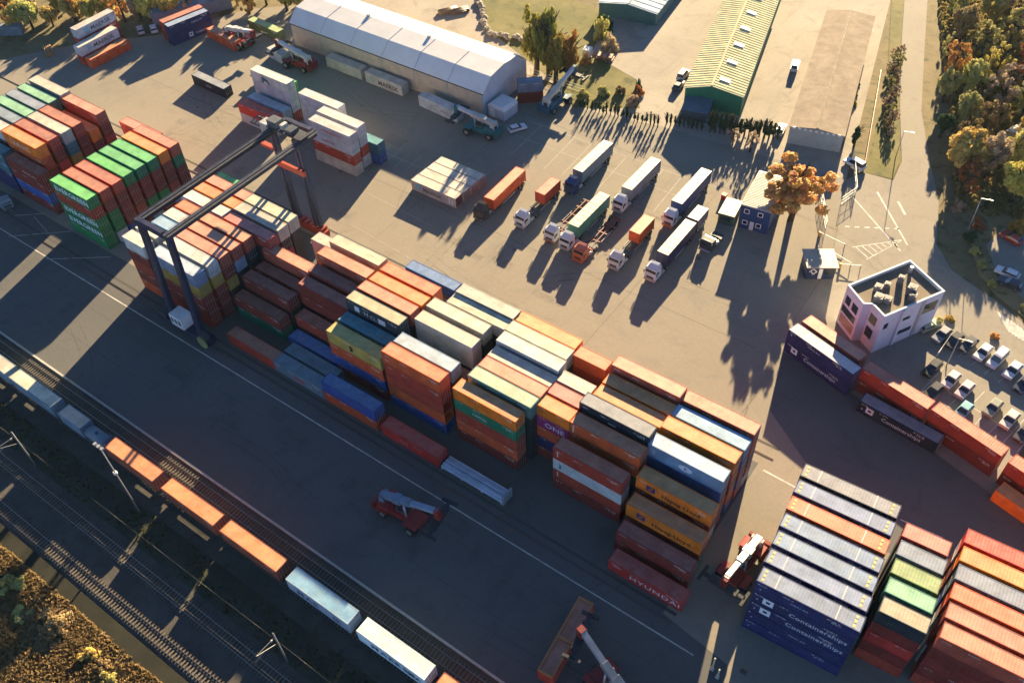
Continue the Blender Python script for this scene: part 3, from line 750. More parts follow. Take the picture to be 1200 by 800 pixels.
# trailers' boxes at the warehouse wall
for i, (x, y, s) in enumerate([(-165.2, 141.6, ''), (-151.7, 141.5, 'MAERSK'), (-133.4, 140.4, 'BRING')]):
    o = container(x, y, .003, 12.19, 2.9, 'cream' if i < 2 else 'white', ['cream container against the warehouse wall, left one without lettering', 'cream container with large lettering against the warehouse wall', 'white container with small red lettering near the warehouse corner'][i], R(-.5 - 3 * (i == 2)), 'warehouse wall containers')
    if s == 'MAERSK':
        letters(o, s, 1.6, 4.2, .7, (.09, .06, .06), 1.15)
        for k in range(3): mark(o, rect(1.7 + k * .6, .6, 2.0 + k * .6, 2.2), (.3, .42, .38))
    elif s: letters(o, s, .7, 7.0, 1.1, (.35, .08, .1), 1.1)
    else:
        for k in range(3): mark(o, rect(1.4 + k * .6, .6, 1.65 + k * .6, 2.0), (.5, .48, .42))
pile(-113.6, 154.0, R(40), 6.06, ['maroon', 'slate'], 'parked beside the warehouse end wall', 'loose containers')


# ------------------------------------------------------------------ wheels shared by all vehicles
def wheel_mesh(r, w):
    b = MB(); b.cyl((0, -w / 2, 0), (0, w / 2, 0), r, 16)
    return b.mesh('wheel_tyre', M['rubber'])
WH = {}
def wheel(par, x, y, r, w, axis='x'):
    k = (round(r, 2), round(w, 2))
    if k not in WH:
        b = MB()
        b.cyl((0, -w / 2 - .015, 0), (0, w / 2 + .015, 0), r * .52, 12)
        WH[k] = (wheel_mesh(r, w), b.mesh('wheel_rim', M['hub']))
    o = link('wheel', WH[k][0], par, (x, y, r)); link('rim', WH[k][1], o)
    if axis == 'y': o.rotation_euler = (0, 0, PI / 2)
    return o

# ------------------------------------------------------------------ freight train
def wagon(x, L, label):
    t = thing('flat_wagon', label, 'railway wagon', (x, 31.7, .18), 0, 'flat wagons of the train')
    b = MB()
    for y in (-1.15, 1.0): b.box(0, y, .72, L, y + .15, 1.1)
    b.box(.0, -.12, .7, L, .12, .98)
    k = int(L / 1.9)
    for i in range(k + 1): b.box(i * (L - .2) / k, -1.0, .78, i * (L - .2) / k + .2, 1.0, .95)
    b.obj('deck_frame', M['steel'], t)
    for bx in (1.6, L - 1.6):
        b = MB(); b.box(bx - 1.2, -1.05, .3, bx + 1.2, -.85, .62); b.box(bx - 1.2, .85, .3, bx + 1.2, 1.05, .62); b.box(bx - .2, -1, .35, bx + .2, 1, .7)
        g = b.obj('bogie', M['steel'], t)
        for wx in (bx - .85, bx + .85):
            b = MB()
            for s in (-.82, .68): b.cyl((wx, s, .44), (wx, s + .14, .44), .44, 14)
            b.cyl((wx, -.7, .44), (wx, .7, .44), .08, 8)
            b.obj('wheelset', M['railsteel'], g)
    for ex, d in ((0, -1), (L, 1)):
        b = MB()
        for s in (-.85, .85): b.cyl((ex, s, .98), (ex + d * .38, s, .98), .09, 8); b.cyl((ex + d * .38, s, .98), (ex + d * .43, s, .98), .22, 10)
        b.obj('buffers', M['steel'], t)
    return t
tr = [(-149.8, 13.0, 'cream', 12.19, None), (-136.4, 13.0, 'cream', 12.19, None), (-122.2, 11.9, 'cream', 3.2, 'tank'), (-109.6, 13.6, 'orange', 12.19, 'split'), (-95.4, 13.2, 'orange', 12.19, None),
      (-81.8, 13.4, 'orange', 12.19, None), (-67.7, 13.0, 'sky blue', 12.19, 'M'), (-53.9, 13.2, 'white', 12.19, 'M'), (-40.2, 13.0, 'orange', 12.19, None)]
wl = ['leftmost wagon carrying a cream box', 'flat wagon under the whole cream box', 'flat wagon carrying a grey tank', 'flat wagon under the orange box beside the light mast', 'flat wagon under the second orange box',
      'flat wagon under the third orange box', 'flat wagon under the pale blue box', 'flat wagon under the white lettered box', 'flat wagon cut off by the lower frame edge']
cl_ = ['cream container on the train at the left frame edge', 'cream container on the train beside the sunlit strip', '', 'orange container on the train beside the light mast', 'orange container on the train, middle of three',
       'orange container on the train next to the pale blue one', 'pale blue lettered container on the train', 'white container with dark lettering on the train', 'orange container on the train at the lower frame edge']
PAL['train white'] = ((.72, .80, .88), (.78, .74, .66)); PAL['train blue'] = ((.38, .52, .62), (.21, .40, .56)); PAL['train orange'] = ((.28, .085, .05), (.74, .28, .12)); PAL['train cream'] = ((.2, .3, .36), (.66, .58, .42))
for i, (x, L, cn, cL, kind) in enumerate(tr):
    wagon(x, L, wl[i])
    if kind == 'tank':
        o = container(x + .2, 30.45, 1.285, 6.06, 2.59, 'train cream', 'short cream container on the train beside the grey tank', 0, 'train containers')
        t = thing('tank_container', 'grey tank container on the train behind the mast', 'tank container', (x + 6.5, 31.7, 1.285), 0)
        b = MB(); b.cyl((.35, 0, 1.25), (5.2, 0, 1.25), 1.12, 20); b.cyl((.1, 0, 1.25), (.35, 0, 1.25), .7, 20, 1.12); b.cyl((5.2, 0, 1.25), (5.45, 0, 1.25), 1.12, 20, .7)
        b.obj('tank', M['worn'], t, color=(.16, .22, .26))
        b = MB()
        for xx in (0, 5.4):
            for y in (-1.15, 1.03): b.box(xx, y, 0, xx + .13, y + .12, 2.5)
            b.box(xx, -1.03, 0, xx + .13, 1.03, .14); b.box(xx, -1.03, 2.36, xx + .13, 1.03, 2.5)
        for y in (-1.15, 1.03): b.box(.13, y, .02, 5.4, y + .12, .14); b.beam((.13, y + .06, .1), (5.4, y + .06, 2.4), .08)
        b.obj('frame', M['worn'], t, color=(.12, .15, .2)); b = MB().cyl((2.7, 0, 2.36), (2.7, 0, 2.55), .3, 12); b.obj('manhole', M['steel'], t)
    else:
        nm = {'cream': 'train cream', 'orange': 'train orange', 'sky blue': 'train blue', 'white': 'train white'}[cn]
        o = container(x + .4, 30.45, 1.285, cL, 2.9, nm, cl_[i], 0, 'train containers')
        if kind == 'M':
            letters(o, 'MAERSK' if cn == 'white' else 'MAE', 1.5, 2.4 if cn == 'white' else 1.9, .7, (.03, .05, .10), 1.25, space=1.25)
            letters(o, 'SEA' if cn == 'white' else 'SK', 1.4, 8.9, .7, (.03, .05, .10), 1.1)
            if cn == 'sky blue': mark(o, rect(.02, 2.2, 1.6, 2.88), (.5, .5, .46), name='end_panel')

# ------------------------------------------------------------------ gantry crane
cr = thing('gantry_crane', 'tall dark blue gantry crane spanning the container stacks', 'gantry crane', (-121.3, 58, 0))
CB = (.018, .022, .065)
def cpart(name, b, mat='worn', color=CB, par=cr): return b.obj(name, M[mat], par, color=color)
for x in (-3.6, 3.9):
    b = MB(); b.hexa([(x - .5, -.7, 2.2), (x + .5, -.7, 2.2), (x + .5, .4, 2.2), (x - .5, .4, 2.2)], [(x - .42, .5, 24.2), (x + .42, .5, 24.2), (x + .42, 1.6, 24.2), (x - .42, 1.6, 24.2)])
    l = cpart('leg', b)
    b = MB()
    for i in range(34): b.beam((x + .95, -.9 + i * .036, 2.6 + i * .63), (x + 1.35, -.9 + i * .036, 2.6 + i * .63), .05)
    for s in (.95, 1.35): b.beam((x + s, -.9, 2.4), (x + s, .4, 24), .06)
    b.obj('ladder', M['steel'], l)
for x in (-4.6, 1.6):
    b = MB()
    b.hexa([(x - .95, 33.5, 2.2), (x - .3, 33.5, 2.2), (x - .3, 34.2, 2.2), (x - .95, 34.2, 2.2)], [(x - .8, 32.9, 24.2), (x - .25, 32.9, 24.2), (x - .25, 33.6, 24.2), (x - .8, 33.6, 24.2)])
    b.hexa([(x + .3, 33.5, 2.2), (x + .95, 33.5, 2.2), (x + .95, 34.2, 2.2), (x + .3, 34.2, 2.2)], [(x + .25, 32.9, 24.2), (x + .8, 32.9, 24.2), (x + .8, 33.6, 24.2), (x + .25, 33.6, 24.2)])
    for i in range(8):
        z = 3 + i * 2.6; s = 1 if i % 2 else -1
        b.beam((x - s * .62, 33.85 - i * .08, z), (x + s * .6, 33.77 - i * .08, z + 2.6), .16)
    cpart('leg', b, color=(.035, .045, .085))
b = MB().box(-6.3, -1.2, 1.0, 6.6, .8, 2.2); cpart('sill_beam', b)
b = MB().box(-6.6, 33.1, 1.0, 3.6, 34.6, 2.2); s_ = cpart('sill_beam', b, color=(.36, .05, .03))
b = MB()
for i in range(7): b.box(-6.4 + i * 1.42, 33.0, 2.22, -5.6 + i * 1.42, 34.8, 2.8)
b.obj('drive_cabinets', M['worn'], s_, color=(.34, .06, .035))
b = MB().box(-5.6, 32.4, 16.4, 2.6, 33.0, 17.6); cpart('tie_beam', b, color=(.48, .075, .035))
for x in (-3.6, 3.9):
    b = MB(); b.box(x - .34, .3, 24.2, x + .34, 36.5, 25.5); g = cpart('girder', b, color=(.022, .025, .05) if x < 0 else (.04, .045, .07))
    b = MB()
    for s in (.5, .92): b.beam((x + s, .4, 26.4), (x + s, 36.4, 26.4), .04)
    for i in range(19): b.beam((x + .92, .5 + i * 1.95, 25.3), (x + .92, .5 + i * 1.95, 26.4), .04)
    b.box(x + .46, .4, 25.3, x + .95, 36.4, 25.38); b.obj('walkway', M['steel'], g)
for y in (.3, 35.6):
    b = MB().box(-3.05, y, 24.5, 3.35, y + .9, 25.7); cpart('cross_beam', b)
for x, y in ((-4.8, -.2), (5.1, -.2), (-5.0, 33.85), (2.4, 33.85)):
    b = MB(); b.box(x - 1.5, y - .35, .62, x + 1.5, y + .35, 1.15); g = cpart('bogie', b)
    b = MB()
    for s in (-1, -.35, .35, 1): b.cyl((x + s, y - .14, .36), (x + s, y + .14, .36), .3, 12)
    b.obj('wheels', M['railsteel'], g)
b = MB().box(-2.4, -1.6, 2.3, .9, 1.0, 5.0); h = cpart('switch_house', b, 'white')
b = MB()
for i in range(3): b.box(-2.1 + i, -1.63, 3.2, -1.5 + i, -1.6, 4.4)
b.obj('louvre', M['steel'], h)
b = MB().box(-6.6, -1.3, 2.3, -4.6, -.3, 3.4); b.box(5.0, -1.5, 2.3, 6.4, -.2, 3.6); cpart('cable_reel_stand', b, 'steel')
b = MB().cyl((5.7, -1.7, 1.9), (5.7, -1.5, 1.9), 1.3, 18); cpart('cable_reel', b, color=(.3, .32, .12))
# trolley, machinery and cabin over the far legs
b = MB(); b.box(-4.4, 32.0, 25.55, 4.6, 34.6, 25.9); tr_ = cpart('trolley', b, 'steel')
for nm, box_, col in (('machinery_house', (-4.2, 32.2, 25.92, -1.8, 34.2, 27.2), (.10, .11, .12)), ('winch_drum', (.4, 32.2, 25.92, 2.2, 34.2, 26.7), (.06, .07, .08)), ('electrical_cabinet', (-1.2, 32.6, 25.92, -.4, 34.0, 26.9), (.5, .5, .46)), ('control_cabin', (-6.9, 32.4, 23.2, -5.0, 34.4, 25.6), (.4, .42, .4))):
    b = MB().box(*box_); b.obj(nm, M['worn'], tr_, color=col)
b = MB()
for i in range(6): b.beam((-9.6 + i * .9, 33.0, 24.6), (-9.0 + i * .9, 34.6, 25.4), .14)
b.box(-10.0, 32.6, 24.2, -4.6, 33.0, 24.6); b.box(-10.0, 34.6, 24.2, -4.6, 35.0, 24.6); cpart('cable_outrigger', b, 'steel')
b = MB().box(-9.6, 33.4, 18.6, -6.4, 34.4, 19.2); sp = cpart('spreader', b, color=(.5, .08, .035))
b = MB()
for x in (-9.2, -6.8): b.beam((x, 33.9, 19.2), (x + .2, 33.9, 24.6), .06)
b.obj('hoist_ropes', M['steel'], sp)

# ------------------------------------------------------------------ reach stackers
def reach_stacker(x, y, yaw, body, boomc, label, pitch=28, blen=11, ext=3.0, sway=0.0):
    t = thing('reach_stacker', label, 'reach stacker', (x, y, 0), R(yaw), 'reach stackers'); t.scale = (1.08,) * 3
    b = MB(); b.yprism([(-4.2, .75), (3.4, .75), (3.4, 1.5), (1.2, 1.75), (-2.0, 1.9), (-4.2, 2.1)], -1.1, 1.1)
    b.obj('chassis', M['worn'], t, color=body)
    b = MB(); b.box(-4.75, -1.6, .8, -4.22, 1.6, 2.3); b.obj('counterweight', M['worn'], t, color=tuple(c * .8 for c in body))
    b = MB(); b.yprism([(-3.9, 1.95), (-1.6, 1.95), (-1.6, 2.75), (-3.6, 2.65)], .35, 1.55); b.yprism([(-3.9, 1.95), (-1.6, 1.95), (-1.6, 2.75), (-3.6, 2.65)], -1.55, -.35)
    b.obj('engine_hood', M['worn'], t, color=body)
    b = MB(); b.hexa([(-.9, -.75, 1.85), (1.0, -.75, 1.85), (1.0, .75, 1.85), (-.9, .75, 1.85)], [(-.8, -.7, 3.5), (.7, -.7, 3.5), (.7, .7, 3.5), (-.8, .7, 3.5)])
    c = b.obj('cab', M['worn'], t, color=tuple(.5 * v + .05 for v in body))
    b = MB(); b.face([(1.012, -.6, 2.3), (1.012, .6, 2.3), (.75, .6, 3.35), (.75, -.6, 3.35)])
    for s in (-1, 1): b.face([(-.7, s * .765, 2.3), (.85, s * .765, 2.3), (.6, s * .73, 3.35), (-.65, s * .73, 3.35)][::s])
    b.obj('window', M['glass'], c)
    for s in (-1, 1):
        b = MB().box(-3.9, s * 1.65 - .3, 1.72, -1.9, s * 1.65 + .3, 1.82); b.obj('mudguard', M['worn'], t, color=body)
        b = MB().box(1.2, s * 1.75 - .45, 1.85, 3.4, s * 1.75 + .45, 1.95); b.obj('mudguard', M['worn'], t, color=body)
    for s in (-1, 1):
        wheel(t, -2.9, s * 1.5, .82, .55)
        wheel(t, 2.3, s * 1.45, .88, .6); wheel(t, 2.3, s * 2.1, .88, .55)
    ca, sa = math.cos(R(pitch)), math.sin(R(pitch))
    P0 = Vector((-3.4, 0, 3.3)); u = Vector((ca, 0, sa)); v = Vector((-sa, 0, ca))
    def sect(b, a0, a1, w, h, off=0):
        q = [P0 + u * a + v * (off + k) + Vector((0, s * w / 2, 0)) for a in (a0, a1) for k in (-h / 2, h / 2) for s in (-1, 1)]
        b.hexa([q[0], q[1], q[3], q[2]], [q[4], q[5], q[7], q[6]])
    b = MB(); sect(b, -.4, blen * .62, .95, .95); sect(b, blen * .25, blen * .40, 1.35, 1.05, .02)
    for s in (-1, 1): b.hexa([(-3.9, s * .75 - .12, 1.9), (-2.6, s * .75 - .12, 1.9), (-2.6, s * .75 + .12, 1.9), (-3.9, s * .75 + .12, 1.9)], [(-3.7, s * .75 - .12, 3.7), (-3.1, s * .75 - .12, 3.7), (-3.1, s * .75 + .12, 3.7), (-3.7, s * .75 + .12, 3.7)])
    bm = b.obj('boom', M['worn'], t, color=boomc)
    b = MB(); sect(b, blen * .62, blen + ext, .72, .7); b.obj('inner_boom', M['worn'], bm, color=tuple(min(.6, c * 1.25 + .03) for c in boomc))
    b = MB()
    for s in (-1, 1): b.cyl(Vector((.9, s * .8, 1.7)), P0 + u * blen * .5 + Vector((0, s * .62, -.2)), .15, 8)
    b.obj('lift_cylinder', M['galv'], t)
    tip = P0 + u * (blen + ext)
    b = MB(); b.box(tip.x - .45, -.45, tip.z - 1.5, tip.x + .45, .45, tip.z + .3)
    hd = b.obj('rotator', M['worn'], t, color=tuple(c * .7 for c in body))
    b = MB(); b.box(-.55, -2.0, -2.0, .55, 2.0, -1.5); b.box(-.25, -3.1, -1.95, .25, 3.1, -1.6)
    for s in (-1, 1): b.box(-1.2, s * 3.1 - .2, -2.1, 1.2, s * 3.1 + .2, -1.6)
    sp = b.obj('spreader', M['worn'], t, loc=(tip.x, 0, tip.z), rz=R(sway), color=(.03, .032, .036))
    return t, tip
RED = (.27, .028, .024)
reach_stacker(-61.6, 50.0, 5, (.33, .03, .026), (.17, .22, .29), 'red reach stacker with grey-blue boom on the shaded apron', 17, 8.5, 1.6, 4)
t_, tp = reach_stacker(-20.6, 44.6, 163, RED, (.2, .22, .24), 'red reach stacker lifting a red container at the lower frame edge', 24, 9.5, 1.0, 100 - 163 + 90)
reach_stacker(-14.6, 71.2, -94, RED, (.68, .66, .62), 'red reach stacker with white boom beside the navy block', 14, 9.0, .3, 0)
reach_stacker(-193.2, 137.4, -3, RED, (.62, .58, .52), 'red reach stacker with cream boom near the yellow-green box', 12, 9.5, .5)
reach_stacker(-171.2, 137.6, 182, RED, (.6, .58, .54), 'red reach stacker facing a white box by the warehouse', 12, 9, .5)
reach_stacker(-113.9, 139.4, 186, (.03, .17, .18), (.55, .53, .47), 'teal reach stacker with white boom at the warehouse corner', 10, 9, .3)
reach_stacker(-105.4, 158.0, 88, (.035, .13, .19), (.66, .60, .46), 'blue reach stacker with cream boom by the cypress hedge', 16, 10, .8)
pile(-181.8, 136.9, R(-8), 6.06, ['white'], 'held in front of the red reach stacker by the warehouse', 'loose containers')
# the red box hanging from the stacker at the lower edge
o = container(-27.4, 40.4, 1.25, 12.19, 2.59, 'brick red', 'brick red container on a trailer held across the apron, lower frame edge', R(95.5), 'loose containers')
b = MB()
for k in (0, 5.4, 11.9): b.box(k, .1, 2.6, k + .3, 2.34, 2.8)
b.box(0, 2.2, 2.62, 12.19, 2.4, 2.85); b.box(.3, .12, 2.62, 5.2, .3, 2.82)
b.obj('lifting_frame', M['worn'], o, color=(.5, .2, .06))

# ------------------------------------------------------------------ trucks
def trailer(label, x, y0, L, yaw=0, skeletal=True, group='container trailers', z=1.2):
    """semitrailer: front at y0, runs to +y"""
    t = thing('container_trailer', label, 'trailer', (x, y0, 0), yaw, group)
    b = MB()
    for s in (-.48, .48): b.box(s - .09, 0, .82, s + .09, L, 1.18)
    n = int(L / 2.4)
    for i in range(n + 1): b.box(-1.2, i * (L - .25) / n, .98, 1.2, i * (L - .25) / n + .25, 1.16)
    b.obj('chassis', M['worn'], t, color=(.2, .06, .045) if skeletal == 'red' else (.1, .1, .1))
    for i in range(3):
        for s in (-1, 1): wheel(t, s * .98, L - 1.2 - i * 1.3, .5, .42, 'y')
    b = MB()
    for s in (-.75, .75): b.box(s - .09, 2.3, .05, s + .09, 2.5, .9)
    b.obj('landing_leg', M['steel'], t)
    b = MB().box(-1.2, L - .12, .55, 1.2, L, .8); b.obj('rear_bar', M['worn'], t, color=(.3, .05, .03))
    b = MB()
    for s in (-1, 1): b.box(s * 1.2 - .03, 3.4, .5, s * 1.2 + .03, L - 4.4, .9)
    b.obj('side_guard', M['galv'], t)
    return t
def box_trailer(label, x, y0, L, side, top, yaw=0, H=2.75):
    t = trailer(label, x, y0, L, yaw, True, 'box trailers'); t.name = 'box_trailer'
    b = MB(); b.box(-1.25, 0, 1.19, 1.25, L, 1.19 + H); b.obj('cargo_box', M['worn'], t, color=side)
    b = MB(); b.box(-1.22, .03, 1.19 + H, 1.22, L - .03, 1.19 + H + .05)
    for i in range(int(L / 1.5)): b.box(-1.2, .6 + i * 1.5, 1.19 + H + .05, 1.2, .68 + i * 1.5, 1.19 + H + .075)
    b.obj('roof', M['worn'], t, color=top)
    b = MB()
    for s in (-1, 1):
        for i in range(int(L / 2)): b.box(s * 1.26 - .012, .4 + i * 2, 1.25, s * 1.26 + .012, .5 + i * 2, 1.15 + H)
    b.obj('side_posts', M['worn'], t, color=tuple(c * 1.3 for c in side))
    return t
def tractor(label, x, y, cab, yaw=0, accent=None, roofc=None, low=False):
    """cab-over tractor, front bumper at y, facing -y"""
    t = thing('truck_tractor', label, 'truck', (x, y, 0), yaw, 'trucks in the yard')
    hh = 2.55 if low else 3.15
    b = MB()
    for s in (-.45, .45): b.box(s - .1, .6, .7, s + .1, 5.9, 1.0)
    b.box(-.9, 4.4, 1.0, .9, 5.4, 1.12); b.box(-1.1, 5.3, .9, 1.1, 5.9, 1.0); b.obj('chassis', M['steel'], t)
    b = MB(); b.xprism([(.05, .55), (2.25, .55), (2.25, hh - .05), (2.0, hh), (.55, hh), (.28, hh - .25), (.0, 1.55)], -1.22, 1.22)
    c = b.obj('cab', M['paint'], t, color=cab)
    b = MB()
    if not low: b.hexa([(-1.0, .7, hh), (1.0, .7, hh), (1.1, 2.1, hh), (-1.1, 2.1, hh)], [(-.8, 1.4, hh + .5), (.8, 1.4, hh + .5), (1.0, 2.1, hh + .62), (-1.0, 2.1, hh + .62)])
    else: b.box(-.7, .5, hh, .7, .8, hh + .14)
    b.obj('roof_deflector', M['paint'], c, color=roofc or cab)
    b = MB(); b.face([(-1.12, .03, 1.68), (1.12, .03, 1.68), (1.08, .262, hh - .32), (-1.08, .262, hh - .32)]); b.obj('windscreen', M['glass'], c)
    b = MB()
    for s in (-1, 1):
        q = [(s * 1.226, .28, 1.75), (s * 1.226, 1.35, 1.75), (s * 1.226, 1.35, 2.4), (s * 1.226, .42, 2.4)]
        b.face(q if s > 0 else q[::-1])
    b.obj('side_window', M['glass'], c)
    b = MB(); b.box(-1.24, -.14, .35, 1.24, .12, .85); b.obj('bumper', M['paint'], c, color=accent or tuple(v * .6 for v in cab))
    for s in (-.85, .85):
        b = MB().box(s - .2, -.16, .5, s + .2, -.14, .72); b.obj('headlight', M['galv'], c)
    b = MB().box(-.75, -.01, .95, .75, .045, 1.5); b.obj('grille', M['steel'], c)
    b = MB()
    for s in (-1, 1): b.box(s * 1.42 - .1, .1, 1.8, s * 1.42 + .1, .2, 2.5); b.beam((s * 1.22, .18, 2.3), (s * 1.4, .16, 2.3), .05)
    b.obj('mirror', M['steel'], c)
    b = MB(); b.cyl((1.0, 2.5, .75), (1.0, 3.7, .75), .32, 12); b.cyl((-1.0, 2.5, .75), (-1.0, 3.5, .75), .3, 12); b.obj('fuel_tank', M['galv'], t)
    for s in (-1, 1): b = MB().box(s * .98 - .3, 4.2, 1.04, s * .98 + .3, 5.4, 1.1); b.obj('mudguard', M['steel'], t)
    for s in (-1, 1): wheel(t, s * 1.02, 1.35, .5, .32, 'y'); wheel(t, s * .93, 4.8, .5, .55, 'y')
    return t
WHT = (.62, .62, .62)
def on_trailer(x, y0, cn, L, label, yaw=0):
    # container lies along y: local x -> +y, local y -> -x
    return container(x + W / 2, y0, 1.165, L, 2.59, cn, label, PI / 2 + yaw, 'containers on trailers')
tractor('dark brown truck at the left end of the parked line', -95.3, 113.7, (.07, .055, .045), R(3), (.1, .08, .07))
trailer('trailer under the long red container', -94.9, 117.0, 12.6, R(2)); on_trailer(-94.9, 117.2, 'rust orange', 12.19, 'long rust orange container on a trailer, left end of truck line', R(2))
tractor('white truck pulling a short red container, near the dark brown truck', -86.7, 116.4, WHT, 0); trailer('trailer under the short red container beside the white truck', -87.0, 119.5, 11.5)
on_trailer(-87.0, 124.4, 'brick red', 6.06, 'short brick red container on a trailer, second in truck line')
tractor('dark blue truck with pale box trailer', -84.2, 131.2, (.025, .05, .15), 0, (.03, .05, .12)); box_trailer('long grey-blue box trailer with pale roof behind the dark blue truck', -84.4, 135.0, 12.6, (.13, .18, .24), (.6, .53, .48))
tractor('white truck with empty red skeletal trailer', -79.0, 115.9, WHT, 0, (.3, .1, .08)); trailer('empty reddish skeletal trailer behind the white truck', -78.9, 119.5, 11.2, 0, 'red')
tractor('white truck with pale green box trailer', -75.2, 115.6, WHT, 0); box_trailer('pale green box trailer between two skeletal trailers', -75.4, 119.3, 12.2, (.07, .24, .17), (.58, .55, .44))
tractor('orange truck with empty skeletal trailer', -71.0, 114.2, (.48, .12, .05), 0, (.5, .1, .03), (.42, .14, .1)); trailer('empty skeletal trailer behind the orange truck', -71.0, 117.8, 11.5, R(1), 'red')
tractor('white truck with grey box trailer, behind the orange truck', -72.4, 131.6, WHT, 0); box_trailer('grey box trailer with cream roof behind a white truck', -72.5, 135.4, 12.4, (.16, .18, .23), (.6, .54, .46))
tractor('white truck carrying a short orange container', -64.0, 116.1, (.6, .58, .55), R(1)); trailer('trailer under the short orange container', -64.2, 119.4, 11.3); on_trailer(-64.2, 124.4, 'rust orange', 6.06, 'short orange container on a trailer behind a white truck')
tractor('white truck with orange bumper before a blue box trailer', -61.4, 133.2, WHT, 0, (.45, .15, .05)); box_trailer('long blue box trailer with cream roof', -61.6, 137.0, 13.2, (.03, .06, .2), (.6, .56, .46))
tractor('white truck hauling a navy box with a drawbar trailer', -56.4, 117.2, (.58, .6, .64), 0, (.55, .4, .36)); box_trailer('navy box trailer with cream roof', -56.4, 121.8, 11.6, (.025, .025, .08), (.6, .54, .44))
box_trailer('short grey drawbar trailer behind the navy box', -56.6, 134.6, 4.6, (.1, .1, .16), (.52, .5, .5), 0, 2.3)
tractor('black terminal tractor near the blue office', -51.6, 130.6, (.035, .04, .045), R(-3), (.3, .32, .4), (.4, .38, .33), True)
tractor('grey terminal truck at the left frame edge', -183.6, 60.4, (.22, .25, .27), R(75), (.1, .11, .12), None, True)
# tall lorry body beside the long stack's far side (crates)
t = thing('flatbed_lorry', 'white flatbed lorry loaded with rust coloured crates on the grass edge', 'truck', (-111.8, 180.6, 0), R(13))
b = MB(); b.xprism([(-1.1, .6), (1.1, .6), (1.1, 2.6), (-1.1, 2.6)], 0, 2.0); b.obj('cab', M['paint'], t, color=WHT)
b = MB(); b.box(2.2, -1.2, .9, 8, 1.2, 1.05); b.obj('load_bed', M['worn'], t, color=(.2, .08, .05))
for i in range(4): b = MB().box(2.5 + i * 1.35, -1.0, 1.05, 3.6 + i * 1.35, 1.0, 1.7); b.obj('crate', M['worn'], t, color=(.35, .17, .1))
for x in (1, 6.4, 7.3):
    for s in (-1, 1): wheel(t, x, s * .95, .48, .3)

# ------------------------------------------------------------------ cars
def car(x, y, yaw, color, label, van=False, cat='car'):
    t = thing('parked_van' if van else 'parked_car', label, 'van' if van else cat, (x, y, 0), R(yaw), 'parked cars')
    L = 4.9 if van else 4.4; h = 1.95 if van else 1.45; w = .88
    lo = [(-L / 2, .35), (L / 2, .35), (L / 2, .72), (L / 2 - .12, .86), (L / 2 - 1.2, .95), (-L / 2 + .1, 1.0 if not van else 1.1), (-L / 2, .85)]
    b = MB(); b.yprism(lo, -w, w); body = b.obj('body', M['paint'], t, color=color)
    f0 = L / 2 - 1.25; r0 = -L / 2 + .12
    b = MB(); zt = h - .1
    b.hexa([(r0, -w + .05, .94), (f0, -w + .05, .94), (f0, w - .05, .94), (r0, w - .05, .94)], [(r0 + (.12 if van else .5), -w + .2, zt), (f0 - (.5 if van else .8), -w + .2, zt), (f0 - (.5 if van else .8), w - .2, zt), (r0 + (.12 if van else .5), w - .2, zt)])
    b.obj('windows', M['glass'], t)
    b = MB(); b.hexa([(r0 + (.1 if van else .45), -w + .17, zt), (f0 - (.45 if van else .75), -w + .17, zt), (f0 - (.45 if van else .75), w - .17, zt), (r0 + (.1 if van else .45), w - .17, zt)],
                     [(r0 + .25 + (.0 if van else .4), -w + .26, h), (f0 - .9, -w + .26, h), (f0 - .9, w - .26, h), (r0 + .25 + (.0 if van else .4), w - .26, h)])
    b.obj('roof', M['paint'], t, color=color)
    for s in (-1, 1):
        wheel(t, L / 2 - .85, s * (w - .12), .32, .22); wheel(t, -L / 2 + .85, s * (w - .12), .32, .22)
        b = MB().box(L / 2 - .1, s * .62 - .17, .6, L / 2 + .012, s * .62 + .17, .74); b.obj('headlight', M['galv'], t)
    b = MB().box(-L / 2 - .012, -.75, .68, -L / 2 + .02, -.5, .84); b.box(-L / 2 - .012, .5, .68, -L / 2 + .02, .75, .84); b.obj('tail_light', M['ink'], t, color=(.25, .02, .02))
    return t
BLK, SIL, DBL, WC = (.012, .013, .016), (.35, .36, .37), (.015, .025, .06), (.62, .63, .64)
car(-8.2, 134.4, 60, (.32, .36, .26), 'pale green car beside the white office hedge')
car(-5.6, 133.4, 255, (.24, .24, .25), 'grey car parked in shade near the white office'); car(-3.4, 133.2, 255, BLK, 'black car in the shaded row, next to white car')
car(-1.0, 133.6, 255, (.05, .05, .06), 'charcoal car between black car and white hatchbacks')
car(1.7, 133.2, 257, WC, 'white car, left of three white ones in the upper row'); car(4.2, 133.0, 257, (.66, .67, .68), 'white van in the middle of the upper row', True); car(7.1, 131.8, 257, (.6, .63, .66), 'white car, right of three in the upper row')
car(-.9, 123.8, 258, (.58, .52, .52), 'cream white car beside the pink-white one, lower car park'); car(1.7, 122.9, 258, (.6, .5, .5), 'pinkish white car, lower car park'); car(-2.6, 119.6, 255, (.03, .03, .035), 'dark car behind the boundary containers, lower car park')
car(2.9, 118.2, 258, (.2, .42, .46), 'turquoise car near the boundary containers'); car(6.7, 121.6, 258, (.26, .27, .22), 'olive silver car beside the beige one'); car(9.7, 120.6, 258, (.6, .57, .48), 'beige white car, right side of lower car park')
car(12.3, 119.0, 258, (.07, .06, .065), 'dark grey car at the right frame edge'); car(9.4, 129.6, 257, DBL, 'dark blue car right of the three white ones'); car(-4.4, 124.6, 258, BLK, 'black car left of the cream white car')
